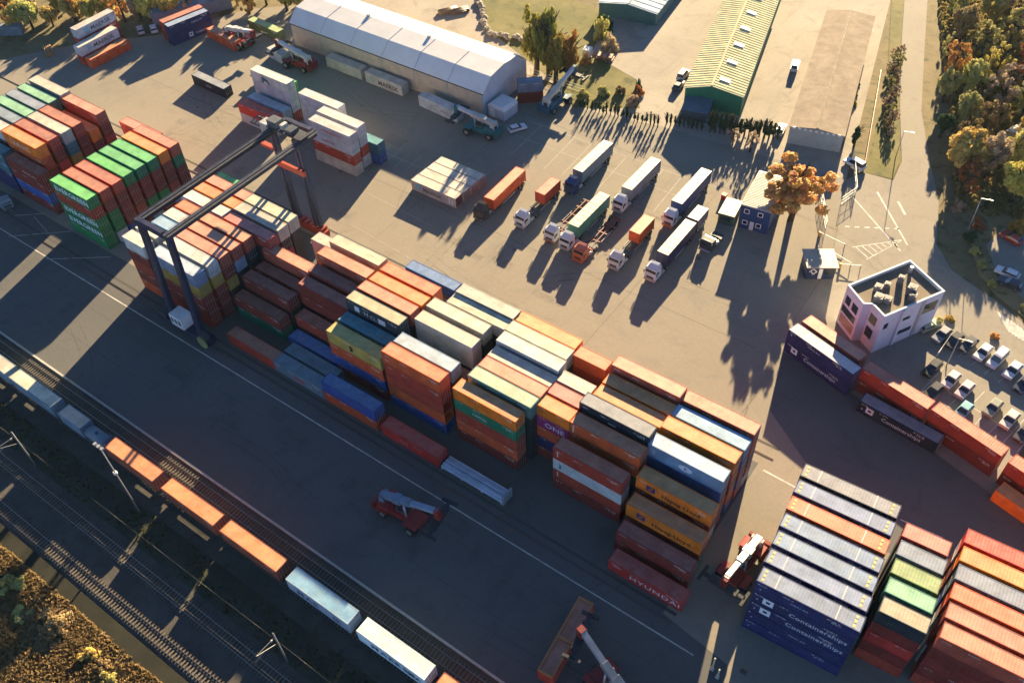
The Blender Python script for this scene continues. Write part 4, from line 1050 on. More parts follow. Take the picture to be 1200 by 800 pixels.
for i_, (x_, y_, c_, l_) in enumerate([(-219.4, 129.6, WC, 'white car first in the shaded rank left of the navy pair'), (-217.6, 132.6, (.4, .2, .2), 'dull red car in the shaded rank left of the navy pair'), (-215.9, 135.4, SIL, 'silver car in the shaded rank left of the navy pair'), (-222.0, 127.2, (.5, .45, .46), 'pale pink car at the corner of the autumn belt')]): car(x_, y_, 150, c_, l_)
car(-.6, 156.2, 175, (.55, .58, .62), 'silver white car on the side car park'); car(.7, 153.6, 175, (.03, .04, .06), 'navy car beside the silver white one, side car park'); car(-2.8, 166.8, 160, (.35, .03, .025), 'red car under the autumn shrub')
car(-37.4, 173.4, 165, (.72, .72, .72), 'bright white van behind the beige hall corner', True); car(-84.6, 180.8, 95, (.05, .07, .09), 'dark car with white roof beside the green hall'); car(-85.9, 185.6, 95, (.6, .58, .56), 'white van beside the green hall, behind the dark car', True)
car(-64.6, 203.8, 105, (.58, .6, .62), 'white lorry-like van beside the beige hall', True); car(-56.2, 176.9, 100, (.55, .55, .57), 'white car at the front corner of the beige hall'); car(-107.4, 144.9, 60, (.6, .64, .68), 'white pickup between the warehouse and the hedge')

# ------------------------------------------------------------------ buildings
# long white storage hall with faceted roof
wh = thing('storage_hall', 'long white storage hall with faceted pale roof', 'warehouse', (-180.5, 145.2, 0), R(0))
Lh = 63.0; prof = [(0, 6.0), (3.3, 8.9), (8.9, 9.6), (14.6, 8.9), (18, 6.0)]
M['hallroof'] = flat('membrane_roof', (.66, .65, .62), .55, 0, .4, .07, .25); M['hallwall'] = weathered('hall_wall', .7, .2, .15, color=(.52, .41, .30)); M['gable'] = weathered('gable_membrane', .6, .15, .1, color=(.5, .52, .55))
b = MB(); b.box(0, 0, 0, Lh, .15, 5.95); b.box(0, 17.85, 0, Lh, 18, 5.95); wl_ = b.obj('side_wall', M['hallwall'], wh)
for x in (0, Lh - .15):
    b = MB(); b.xprism([(.16, 0), (17.84, 0), (17.9, 5.85), (14.55, 8.75), (8.9, 9.45), (3.35, 8.75), (.1, 5.85)], x, x + .15); b.obj('gable_wall', M['gable'], wh)
for (y0, z0), (y1, z1) in zip(prof, prof[1:]):
    b = MB(); b.hexa([(-.3, y0, z0), (Lh + .3, y0, z0), (Lh + .3, y1, z1), (-.3, y1, z1)], [(-.3, y0, z0 + .16), (Lh + .3, y0, z0 + .16), (Lh + .3, y1, z1 + .16), (-.3, y1, z1 + .16)])
    r_ = b.obj('roof_panel', M['hallroof'], wh)
    b = MB()
    for i in range(1, 6):
        x = i * Lh / 6 + .3
        b.hexa([(x, y0, z0 + .17), (x + .1, y0, z0 + .17), (x + .1, y1, z1 + .17), (x, y1, z1 + .17)], [(x, y0, z0 + .23), (x + .1, y0, z0 + .23), (x + .1, y1, z1 + .23), (x, y1, z1 + .23)])
    b.obj('roof_seam', M['galv'], r_)
for i in range(7): b = MB().box(i * Lh / 6 - .1 if i else .1, -.06, 0, i * Lh / 6 + .12 if i else .3, 0, 5.9); b.obj('wall_post', M['galv'], wh)
for x in (20, 40): b = MB().box(x, 8.5, 9.76, x + .8, 9.2, 10.2); b.obj('roof_vent', M['galv'], wh)
b = MB().box(-.3, -.16, 5.8, Lh + .3, -.0 - .002, 6.0); b.obj('gutter', M['steel'], wh)
an = thing('canvas_annex', 'small pale canvas annex at the end wall of the long hall', 'shed', (-117.0, 146.4, 0), R(-4))
b = MB().box(0, 0, 0, 5, 5, 2.6); b.obj('wall', M['gable'], an)
b = MB().hexa([(-.15, -.15, 2.6), (5.15, -.15, 2.6), (5.15, 5.15, 2.6), (-.15, 5.15, 2.6)], [(.6, .1, 3.4), (4.4, .1, 3.4), (4.4, 4.9, 3.4), (.6, 4.9, 3.4)]); b.obj('roof', M['hallroof'], an)
b = MB().box(.5, -.03, .01, 2.0, 0, 2.2); b.obj('door', M['white'], an)

def hall(name, label, x, y, ang, w, L, eave, ridge, wallc, roofc, gablec, seam=1.2, ridge_at=.45, door=None):
    t = thing(name, label, 'hall', (x, y, 0), R(ang - 90))
    b = MB(); b.box(0, 0, 0, .2, L, eave); b.box(w - .2, 0, 0, w, L, eave); b.obj('side_wall', weathered(name + '_wall', .7, .2, .15, color=wallc), t)
    for yy in (0, L - .2):
        b = MB(); b.yprism([(.2, 0), (w - .2, 0), (w - .2, eave), (w * ridge_at, ridge - .06), (.2, eave)], yy, yy + .2); b.obj('gable_wall', weathered(name + '_gable', .7, .2, .15, color=gablec), t)
    sh = .22 if seam < 5 else .16; mt = weathered(name + '_roofing', .92, .3, .35, color=roofc); mt.node_tree.nodes['Principled BSDF'].inputs['Specular IOR Level'].default_value = .06; rx = w * ridge_at
    for (x0, z0, x1, z1) in ((-.3, eave - .02, rx, ridge), (rx, ridge, w + .3, eave - .02)):
        b = MB(); b.hexa([(x0, -.35, z0), (x1, -.35, z1), (x1, L + .3, z1), (x0, L + .3, z0)], [(x0, -.35, z0 + .14), (x1, -.35, z1 + .14), (x1, L + .3, z1 + .14), (x0, L + .3, z0 + .14)])
        n = int(L / seam)
        for i in range(n):
            yy = i * seam + .2
            b.hexa([(x0, yy, z0 + .14), (x1, yy, z1 + .14), (x1, yy + .12, z1 + .14), (x0, yy + .12, z0 + .14)], [(x0, yy, z0 + sh), (x1, yy, z1 + sh), (x1, yy + .12, z1 + sh), (x0, yy + .12, z0 + sh)])
        b.obj('roof', mt, t)
    b = MB().box(rx - .25, -.3, ridge + .12, rx + .25, L + .2, ridge + .3); b.obj('ridge_cap', weathered(name + '_ridge', .9, .2, .3, color=tuple(c * .62 for c in roofc)), t)
    return t
gh = hall('green_hall', 'long hall with green gable and ribbed yellowish roof', -79.6, 174.0, 105, 13.4, 62, 5.2, 6.8, (.03, .16, .09), (.62, .59, .36), (.02, .17, .085), 1.1)
for i in range(7):
    b = MB().hexa([(7.2, 3 + i * 8.3, 6.75), (9.6, 3 + i * 8.3, 6.25), (9.6, 4.2 + i * 8.3, 6.25), (7.2, 4.2 + i * 8.3, 6.75)], [(7.2, 3 + i * 8.3, 6.98), (9.6, 3 + i * 8.3, 6.45), (9.6, 4.2 + i * 8.3, 6.45), (7.2, 4.2 + i * 8.3, 6.98)]); b.obj('skylight', M['white'], gh)
b = MB(); b.hexa([(.5, -5.2, 2.5), (6.8, -5.2, 2.5), (6.8, -.02, 3.3), (.5, -.02, 3.3)], [(.5, -5.2, 2.62), (6.8, -5.2, 2.62), (6.8, -.02, 3.42), (.5, -.02, 3.42)]); b.obj('lean_to_roof', M['worn'], gh, color=(.10, .15, .19))
b = MB(); b.box(.7, -5.0, 0, 6.6, -.1, 2.45); b.obj('lean_to', M['worn'], gh, color=(.08, .1, .12))
bh = hall('beige_hall', 'long low hall with flat beige roof and grey gable', -53.2, 173.6, 104, 11.6, 55, 4.4, 5.1, (.35, .33, .28), (.325, .262, .195), (.36, .39, .36), 60, .5)
for i in range(9): b = MB().box(.6 + i * 1.22, -.5, 4.3, 1.2 + i * 1.22, -.36, 4.75); b.obj('gable_lamp', M['white'], bh)
hall('blue_hall', 'pale blue roofed hall casting a long shadow at the top', -120.2, 201.4, 99, 16.4, 34, 3.4, 4.6, (.1, .2, .2), (.6, .68, .72), (.05, .14, .13), 2.4, .5)
th = hall('shed', 'low blue-grey shed beyond the navy pair at the upper left', -233, 138, 60, 14, 22, 3.5, 4.6, (.2, .24, .28), (.22, .28, .34), (.25, .28, .3), 2.0, .5)
hall('wood_cabin', 'small grey roofed cabin in the wood at the right edge', -13.4, 200, 70, 5, 8, 2.6, 3.4, (.3, .28, .24), (.5, .5, .47), (.3, .28, .25), 2.0, .5)

# white office with flat parapet roof
of = thing('white_office', 'white three storey office with parapet roof and rooftop units', 'office building', (0, 0, 0))
foot = [(-22.6, 126.9), (-18.6, 123.9), (-17.3, 124.7), (-14.5, 122.9), (-8.1, 134.6), (-15.8, 139.2)]
def offset(poly, d):
    out = []
    n = len(poly)
    for i in range(n):
        p0, p1, p2 = Vector(poly[i - 1]), Vector(poly[i]), Vector(poly[(i + 1) % n])
        e1 = (p1 - p0).normalized(); e2 = (p2 - p1).normalized(); n1 = Vector((-e1.y, e1.x)); n2 = Vector((-e2.y, e2.x))
        out.append(tuple(p1 + (n1 + n2) / (1 + n1.dot(n2)) * d))
    return out
M['render'] = weathered('white_render', .75, .12, .08, color=(.55, .60, .66))
inn = offset(foot, .26)
b = MB(); nF = len(foot)
for i in range(nF):
    j = (i + 1) % nF
    b.hexa([(*foot[i], 0), (*foot[j], 0), (*inn[j], 0), (*inn[i], 0)], [(*foot[i], 9.2), (*foot[j], 9.2), (*inn[j], 9.2), (*inn[i], 9.2)])
b.obj('wall', M['render'], of)
b = MB()
lip0, lip1 = offset(foot, -.05), offset(foot, .30)
for i in range(nF):
    j = (i + 1) % nF
    b.hexa([(*lip0[i], 9.21), (*lip0[j], 9.21), (*lip1[j], 9.21), (*lip1[i], 9.21)], [(*lip0[i], 9.3), (*lip0[j], 9.3), (*lip1[j], 9.3), (*lip1[i], 9.3)])
b.obj('parapet_cap', M['render'], of)
b = MB().prism(offset(foot, .24), 8.4, 8.6); b.obj('roof', ground_mat('roof_gravel', (.17, .135, .10), (.21, .17, .125), .3, 3, (.14, .115, .09)), of)
def wall_panel(i, a, c, z0, z1, name, mat, out=.04):
    p, q = Vector(foot[i]), Vector(foot[(i + 1) % nF]); e = (q - p); n = Vector((e.y, -e.x)).normalized()
    s, t = p + e * a, p + e * c
    b = MB(); b.hexa([(*(s), z0), (*(t), z0), (*(t + n * out), z0), (*(s + n * out), z0)][::-1], [(*(s), z1), (*(t), z1), (*(t + n * out), z1), (*(s + n * out), z1)][::-1])
    return b.obj(name, mat, of)
for a, c in ((.12, .40), (.52, .84)): wall_panel(0, a, c, 5.6, 7.4, 'window', M['glass'])
wall_panel(0, .06, .86, 3.4, 4.9, 'window', M['glass']); wall_panel(0, .1, .9, .9, 2.9, 'shop_window', flat('warm_glass', (.30, .22, .2), .2), .05)
wall_panel(2, .1, .62, 5.5, 7.5, 'window', M['glass']); wall_panel(2, .1, .62, 2.2, 4.4, 'window', M['glass'])
for a, c in ((.05, .12), (.36, .5)): wall_panel(3, a, c, 5.7, 7.0 if a < .2 else 6.4, 'window', M['glass'])
wall_panel(3, .72, .94, 5.2, 7.6, 'window', M['glass']); wall_panel(3, .3, .6, 2.2, 3.2, 'window', M['glass']); wall_panel(3, .64, .7, .3, 8.8, 'downpipe', M['galv'], .12)
wall_panel(3, .3, .34, .3, 9.0, 'wall_pier', M['render'], .35)
for x, y, s, h in ((-17.9, 129.0, 1.3, 1.3), (-16.9, 130.8, 1.0, 1.0), (-17.0, 126.9, 1.5, 1.1), (-15.4, 133.2, 1.0, 1.5), (-12.9, 131.6, 1.5, 1.7), (-12.2, 130.1, 1.2, 1.4), (-15.6, 127.4, 1.3, .9)):
    b = MB(); b.box(x - s / 2, y - s / 2, 8.6, x + s / 2, y + s / 2, 8.6 + h); u = b.obj('rooftop_unit', M['worn'], of, color=(.17, .16, .165))
    b = MB().cyl((x, y, 8.6 + h), (x, y, 8.66 + h), s * .36, 12); b.obj('fan', M['steel'], u)
b = MB().cyl((-14.8, 136.6, 8.6), (-14.8, 136.6, 10.1), .35, 10); b.obj('vent_pipe', M['galv'], of)

# blue cabins with a pale roof
bc = thing('office_cabins', 'two storey blue cabin office under the orange tree', 'cabin office', (-49.6, 141.4, 0), R(8))
b = MB().box(0, 0, 0, 6.1, 12.2, 5.6); b.obj('wall', M['worn'], bc, color=(.022, .06, .17))
b = MB().box(-.1, -.1, 5.6, 6.2, 12.3, 5.72)
for i in range(24): b.box(-.05, .1 + i * .5, 5.72, 6.15, .28 + i * .5, 5.78)
b.obj('roof', M['worn'], bc, color=(.58, .52, .42))
for x in (.8, 3.6):
    for z in (1.0, 3.8): b = MB().box(x, -.04, z, x + 1.1, 0, z + 1.1); w_ = b.obj('window', M['white'], bc); b = MB().box(x + .15, -.05, z + .15, x + .95, -.041, z + .95); b.obj('pane', M['glass'], w_)
b = MB().box(2.35, -.05, .05, 3.2, 0, 2.1); b.obj('door', M['white'], bc)
ks = thing('gate_kiosk', 'small cream kiosk with dark green front left of the blue office', 'kiosk', (-53.6, 140.4, 0), R(8))
b = MB().box(0, 0, 0, 3.2, 5.4, 2.4); b.obj('wall', M['worn'], ks, color=(.05, .1, .085)); b = MB().box(-.12, -.12, 2.4, 3.32, 5.5, 2.55); b.obj('roof', M['worn'], ks, color=(.6, .54, .34)); b = MB().box(.4, -.03, .9, 2.6, 0, 1.9); b.obj('window', M['glass'], ks)
pb = thing('red_bin', 'red bin standing beside the gate kiosk', 'bin', (-56.4, 147.4, 0)); b = MB().box(0, 0, 0, 1, 1, 1.2); b.obj('body', M['paint'], pb, color=(.45, .03, .05)); b = MB().box(-.05, -.05, 1.2, 1.05, 1.05, 1.32); b.obj('lid', M['paint'], pb, color=(.3, .03, .04))
gt = thing('gatehouse', 'small navy gatehouse with white emblem by the barriers', 'gatehouse', (-31.9, 134.3, 0), R(33))
b = MB().box(0, 0, 0, 5.4, 4.6, 3.2); b.obj('wall', M['worn'], gt, color=(.022, .04, .1)); b = MB().box(-.3, -.5, 3.2, 5.7, 4.9, 3.4); b.obj('roof', M['worn'], gt, color=(.33, .31, .27))
b = MB()
for p, q in (((.5, 1.9), (1.2, 2.6)), ((1.2, 2.6), (1.9, 1.9)), ((1.9, 1.9), (1.2, 1.2)), ((.8, 1.9), (1.2, 1.5))): b.beam((p[0], -.02, p[1]), (q[0], -.02, q[1]), .04, .2)
b.obj('emblem', M['white'], gt); b = MB().box(2.3, -.03, .1, 3.0, 0, 2.6); b.obj('door', M['white'], gt); b = MB().box(3.3, -.03, 1.2, 5.0, 0, 2.6); b.obj('window', M['glass'], gt)

# gates, barriers and railings
def barrier(x, y, ang, L, label):
    t = thing('barrier_gate', label, 'barrier', (x, y, 0), R(ang), 'gate barriers')
    b = MB().box(-.2, -.2, 0, .2, .2, 1.1); b.obj('post', M['paint'], t, color=(.5, .28, .04)); b = MB().beam((0, 0, 1.0), (L, 0, 1.05), .1, .12); b.obj('arm', M['white'], t); b = MB().box(L - .06, -.06, 0, L + .06, .06, .98); b.obj('rest', M['steel'], t)
barrier(-31.0, 143.6, -15, 5.2, 'barrier arm nearest the white office'); barrier(-34.6, 147.6, -8, 5.6, 'barrier arm between gatehouse and orange tree'); barrier(-27.6, 141.0, 25, 3.8, 'short barrier arm at the white office corner')
def frame_fence(x, y, ang, L, h, label, n=None, mat='galv'):
    t = thing('fence', label, 'fence', (x, y, 0), R(ang), 'site fences'); n = n or max(2, int(L / 2.5))
    for i in range(n + 1): b = MB().box(i * L / n - .04, -.04, 0, i * L / n + .04, .04, h); b.obj('post', M[mat], t)
    b = MB()
    for z in (.15, h * .55, h - .05): b.beam((0, 0, z), (L, 0, z), .05)
    for i in range(int(L / .35)): b.beam((i * .35, 0, .15), (i * .35, 0, h), .018)
    b.obj('mesh_panel', M[mat], t)
frame_fence(-39.0, 176.4, -66, 13.6, 2.2, 'fence along the beige hall forecourt'); frame_fence(-33.6, 164.2, -104, 5, 2.0, 'sliding gate frame by the road'); frame_fence(-39.5, 160.0, -62, 11, 2.0, 'fence between orange tree and road')
frame_fence(-46, 212, -74.5, 42, 1.4, 'rusty fence along the grass verge', mat='railsteel'); frame_fence(-4.7, 128.4, 85, 6, 1.1, 'railing beside the office ramp')
frame_fence(-121, 166.3, 0, 18, 1.8, 'fence behind the long storage hall')

M['dullgalv'] = flat('dull_galvanised', (.2, .205, .21), .6, .3)
# ------------------------------------------------------------------ masts, wires, small things
def mast(x, y, h, label, arms=True, ang=0, cat='overhead line mast'):
    t = thing('catenary_mast', label, cat, (x, y, -.1), R(ang), 'overhead line masts')
    b = MB().cyl((0, 0, 0), (0, 0, h), .15, 8, .1); b.obj('pole', M['dullgalv'], t)
    if arms:
        b = MB(); b.beam((0, 0, h - 1.2), (0, -3.4, h - .9), .06); b.beam((0, 0, h - 3.0), (0, -3.4, h - .95), .05); b.beam((0, -2.2, h - 1.8), (0, -3.9, h - 2.0), .04); b.obj('cantilever', M['dullgalv'], t)
        b = MB().cyl((0, -.5, h - 1.25), (0, -.9, h - 1.2), .14, 8); b.obj('insulator', M['paint'], t, color=(.35, .3, .25))
for x, lb in ((-154, 'catenary mast at the left frame edge'), (-119.6, 'catenary mast nearest the cream wagons'), (-60.2, 'catenary mast standing near the bottom, below the pale blue box')): mast(x, 22.6, 9.2, lb)
t = thing('light_mast', 'tall slim light mast standing between the tracks and the train', 'light mast', (-97.7, 26.7, -.1))
b = MB().cyl((0, 0, 0), (0, 0, 17.6), .17, 8, .08); b.obj('pole', M['dullgalv'], t); b = MB(); b.beam((-.9, 0, 17.5), (.9, 0, 17.5), .1)
for s in (-.8, 0, .8): b.box(s - .22, -.3, 17.35, s + .22, .2, 17.65)
b.obj('lamp_head', M['galv'], t); b = MB().cyl((0, 0, 10.5), (0, 0, 11.0), .32, 8); b.obj('junction_box', M['white'], t)
for y, z, lab in ((22.4, 7.9, 'overhead wire above the soil strip between tracks'), (18.6, 7.0, 'overhead contact wire above the tracks')):
    b = MB(); pts = [(-300 + i * 10, y, z - (.35 if i % 6 else 0)) for i in range(40)]
    for p, q in zip(pts, pts[1:]): b.cyl(p, q, .018, 5)
    tag(b.obj('overhead_wire', M['steel']), lab, 'wire', 'overhead wires')
def lamp(x, y, h, label):
    t = thing('street_lamp', label, 'street lamp', (x, y, 0), 0, 'street lamps'); b = MB().cyl((0, 0, 0), (0, 0, h), .11, 8, .06); b.obj('pole', M['galv'], t); b = MB(); b.beam((0, 0, h), (1.6, 0, h + .3), .07); b.box(1.3, -.15, h + .25, 2.1, .15, h + .38); b.obj('lamp_head', M['galv'], t)
lamp(-2.6, 127.2, 7, 'street lamp at the lower car park'); lamp(-31, 181, 7, 'street lamp beside the road bend'); lamp(-10.6, 165.5, 8, 'street lamp on the planting island')
for i in range(2):
    t = thing('marker_post', ['tall sunlit post at the lower right yard corner', 'short sunlit post at the lower right yard corner'][i], 'post', (-11.2 + i * 1.1, 55.2 - i * .6, 0)); b = MB().cyl((0, 0, 0), (0, 0, 3.6 - i), .12, 8); b.obj('pole', M['paint'], t, color=(.5, .45, .3)); b = MB().box(-.25, -.2, 0, .25, .2, .5); b.obj('base', M['kerb'], t)
# pale rocks heaped beyond the hall
rocks = [(-152.3 + i * .95 + random.uniform(-.6, .6), 189.6 - i * .95 + random.uniform(-.7, .7)) for i in range(13)] + [(-139.5 + i * .85, 176.8 + i * .2 + random.uniform(-.8, .8)) for i in range(13)]
for i, (x, y) in enumerate(rocks):
    b = MB(); s = random.uniform(.6, 1.1); n1 = 8
    rings = []
    for k in range(5):
        a = PI * k / 4
        rings.append([(math.sin(a) * s * random.uniform(.8, 1.2) * math.cos(2 * PI * j / n1), math.sin(a) * s * random.uniform(.8, 1.2) * math.sin(2 * PI * j / n1), s * .55 * (1 - math.cos(a)) * random.uniform(.9, 1.1)) for j in range(n1)])
    for r0, r1 in zip(rings, rings[1:]):
        for j in range(n1): b.face([r0[j], r1[j], r1[(j + 1) % n1], r0[(j + 1) % n1]][::-1])
    o = b.obj('boulder', M['concrete'], loc=(x, y, -.05)); tag(o, 'pale boulder in the heap along the grass plot behind the storage hall', 'boulder', 'pale boulders')
for i in range(3):
    t = thing('timber_stack', ['timber stack with dark poles behind the storage hall', 'short timber stack behind the storage hall', 'machine-like timber pile at the upper left trees'][i], 'timber stack', [(-157, 178, 0), (-154.6, 179.6, 0), (-237.5, 107, 0)][i], R([60, 55, -25][i]))
    b = MB()
    for k in range(8): b.cyl((0, (k % 4) * .5, .26 + (k // 4) * .45), (5.5, (k % 4) * .5 + random.uniform(-.2, .2), .26 + (k // 4) * .45), .24, 8)
    b.obj('logs', M['worn'], t, color=[(.2, .13, .08), (.12, .08, .06), (.38, .2, .08)][i])

# ------------------------------------------------------------------ trees and plants
def crown_mesh(seed, kind='round', n=1700, leaf=.085):
    """unit crown (radius about 1, standing on z = 0..2): leaf clumps with gaps between them"""
    rnd = random.Random(seed); b = MB()
    clumps = []
    k = {'lace': 80, 'round': 34, 'wide': 40, 'column': 30, 'cone': 26, 'bush': 20, 'sparse': 30}[kind]
    for _ in range(k):
        while True:
            p = Vector((rnd.uniform(-1, 1), rnd.uniform(-1, 1), rnd.uniform(-1, 1)))
            if .25 < p.length < 1: break
        p = p * (.55 + .45 * rnd.random()) if kind != 'sparse' else p
        z = p.z
        if kind == 'cone': f = 1 - (z + 1) / 2; p.x *= f * .9 + .06; p.y *= f * .9 + .06
        if kind == 'bush': z = abs(z) * 1.2 - .95
        if kind in ('wide', 'lace'): z *= .75
        clumps.append((Vector((p.x, p.y, z + 1)), rnd.uniform(.17, .36) * (.46 if kind == 'lace' else .62 if kind in ('cone', 'sparse') else 1)))
    for i in range(n):
        c, r = clumps[i % k]
        d = Vector((rnd.gauss(0, 1), rnd.gauss(0, 1), rnd.gauss(0, 1))).normalized() * r * (rnd.random() ** .45)
        p = c + d; s = leaf * rnd.uniform(.6, 1.5)
        nn = (d.normalized() + Vector((rnd.uniform(-.8, .8), rnd.uniform(-.8, .8), rnd.uniform(-.3, .9)))).normalized()
        u = nn.orthogonal().normalized(); v = nn.cross(u); a = rnd.uniform(0, PI)
        u, v = u * math.cos(a) + v * math.sin(a), v * math.cos(a) - u * math.sin(a)
        b.face([p - u * s - v * s * .6, p + u * s - v * s * .7, p + u * s * .8 + v * s * .7, p - u * s * .7 + v * s * .6])
    return b.mesh('leaf_crown_' + kind, M['leaf'])
CR = {k: [crown_mesh(i * 7 + j * 31 + 3, k, nn, lf) for i in range(v)] for j, (k, v, nn, lf) in enumerate((('lace', 1, 10500, .034), ('round', 4, 5600, .05), ('wide', 3, 7000, .05), ('column', 3, 3200, .07), ('cone', 3, 2400, .07), ('bush', 5, 2200, .065), ('sparse', 4, 3400, .037)))}
TK = {}
def trunk_mesh(seed):
    if seed in TK: return TK[seed]
    rnd = random.Random(seed); b = MB()
    pts = [Vector((0, 0, -.02)), Vector((rnd.uniform(-.03, .03), rnd.uniform(-.03, .03), .35)), Vector((rnd.uniform(-.06, .06), rnd.uniform(-.06, .06), .75))]
    b.cyl(pts[0], pts[1], .05, 8, .036); b.cyl(pts[1], pts[2], .036, 8, .014)
    for i in range(9):
        a = rnd.uniform(0, 2 * PI); h = rnd.uniform(.3, .7); st = pts[1].lerp(pts[2], (h - .35) / .4 if h > .35 else 0)
        e = st + Vector((math.cos(a) * rnd.uniform(.15, .3), math.sin(a) * rnd.uniform(.15, .3), rnd.uniform(.12, .28)))
        b.cyl(st, e, .017, 6, .005)
        for q in range(2): b.cyl(st.lerp(e, .6), st.lerp(e, .6) + Vector((rnd.uniform(-.12, .12), rnd.uniform(-.12, .12), rnd.uniform(.05, .16))), .008, 5, .003)
    TK[seed] = b.mesh('tree_trunk', M['bark']); return TK[seed]
tree_n = 0
def tree(x, y, h, r, color, label, kind='round', group='autumn trees', name='tree', z=0, base=.22):
    """trunk and limbs scaled to the height, crown from base*h up to h"""
    global tree_n; tree_n += 1
    t = thing(name, label, name.replace('_', ' '), (x, y, z), random.uniform(0, 6.28), group)
    tk = link('trunk', trunk_mesh(tree_n % 6), t); tk.scale = (h * .9, h * .9, h)
    c = link('crown', CR[kind][tree_n % len(CR[kind])], t, (0, 0, h * base), random.uniform(0, 6.28), jit(color, .12)); c.scale = (r, r, h * (1 - base) / 2)
    return t
def bush(x, y, h, r, color, label, group, name='shrub', z=-.05):
    global tree_n; tree_n += 1
    t = thing(name, label, 'shrub', (x, y, z), random.uniform(0, 6.28), group)
    c = link('foliage', CR['bush'][tree_n % 5], t, None, None, jit(color, .15)); c.scale = (r, r, h / 1.25)
    b = 'stem_mesh'
    if b not in TK:
        m = MB()
        for i in range(5): a = i * 1.26; m.cyl((0, 0, -.02), (.3 * math.cos(a), .3 * math.sin(a), .7), .03, 5, .01)
        TK[b] = m.mesh('shrub_stems', M['bark'])
    s = link('stems', TK[b], t); s.scale = (r, r, h); return t
OR, GO, YE, OL, BR, DG, RU, TN = (.58, .29, .08), (.56, .41, .11), (.57, .50, .12), (.42, .39, .13), (.42, .31, .2), (.04, .075, .03), (.34, .12, .045), (.32, .235, .10)
tree(-41.4, 149.0, 15.2, 8.8, (.64, .33, .10), 'bright orange autumn tree beside the blue cabin office', 'lace', 'single trees', base=.16)
# poplars and shrubs near the hall end
for i, (x, y, h, r, c) in enumerate([(-117.6, 167.6, 17, 3.6, (.24, .22, .035)), (-114.2, 168.4, 18, 3.6, (.20, .19, .035)), (-111.2, 166.8, 15, 3.2, (.27, .21, .04)), (-109.0, 169.4, 12.5, 2.6, (.34, .17, .035))]):
    tree(x, y, h, r, c, ['tall yellow-green poplar nearest the storage hall', 'tallest green poplar behind the storage hall end', 'yellowing poplar in the group by the hall end', 'smaller orange-tinged poplar at the right of its group'][i], 'column', 'poplars', 'poplar', base=.08)
for i, (x, y, h, r, c) in enumerate([(-107.5, 186.5, 7, 2.2, BR), (-112.5, 190.5, 8, 2.6, OL), (-114.5, 195, 8, 2.4, DG), (-109.8, 178.2, 4, 1.4, OR), (-95.3, 171.2, 3.2, 1.5, TN), (-92.4, 175.2, 4, 1.0, DG), (-91.2, 172.8, 3.2, 1.6, RU), (-98.5, 168.5, 4, 1.7, OL), (-90.3, 168.2, 4, 1.6, BR), (-101.6, 164.4, 4, 1.8, OL)]):
    bush(x, y, h * .8, r, c, f"{['brown','olive','dark green','orange','tan round','slim dark','rust','olive','brown','olive'][i]} shrub on the grass plot, {['below the blue hall','left of the blue hall','at the blue hall corner','beside the poplars','in mid plot','in mid plot near the yard','at the yard edge','behind the hedge','at the right plot corner','near the blue reach stacker'][i]}", 'grass plot shrubs')
for i in range(21): tree(-100.2 + i * .98 + random.uniform(-.15, .15), 160.9 + i * .13, random.uniform(2.0, 4.0), random.uniform(.5, .95), DG, 'slim dark cypress in the hedge row between truck yard and grass plot', 'cone', 'cypress hedge', 'cypress', base=.03)
for i in range(9): tree(-79.5 + i * 1.0, 165.6 + i * .25, random.uniform(2.8, 3.6), .8, DG, 'low dark conifer in the shaded row before the green hall', 'cone', 'green hall hedge', 'conifer', base=.03)
for i in range(13): tree(-69.6 + i * 1.02, 168.2 + i * .42, random.uniform(4.4, 6.2), 1.35, DG, 'tall dark conifer in the row between green and beige halls', 'cone', 'conifer row', 'conifer', base=.03)
for i in range(4): tree(-58.3 + i * .9, 173.0 + i * .3, 4.4, .9, DG, 'pointed conifer beside the gate of the beige hall', 'cone', 'gate conifers', 'conifer', base=.03)
for i, (x, y) in enumerate([(-63, 166.4), (-58.6, 166.2)]): tree(x, y, 4.5 + i % 2, 1.6, BR, 'thin brown tree in shade before the conifer row', 'sparse', 'thin brown trees')
tree(-40.2, 180.4, 6, 1.8, DG, 'dark green conifer at the beige hall corner', 'cone', 'single trees', 'conifer', base=.03)
for i in range(9): bush(-46.5 - i * 1.35, 196 + i * 4.3, 1.7, 1.2, [OL, TN, DG][i % 3], f"{['olive', 'tan', 'dark green'][i % 3]} shrub between the beige hall and verge", 'verge shrubs')
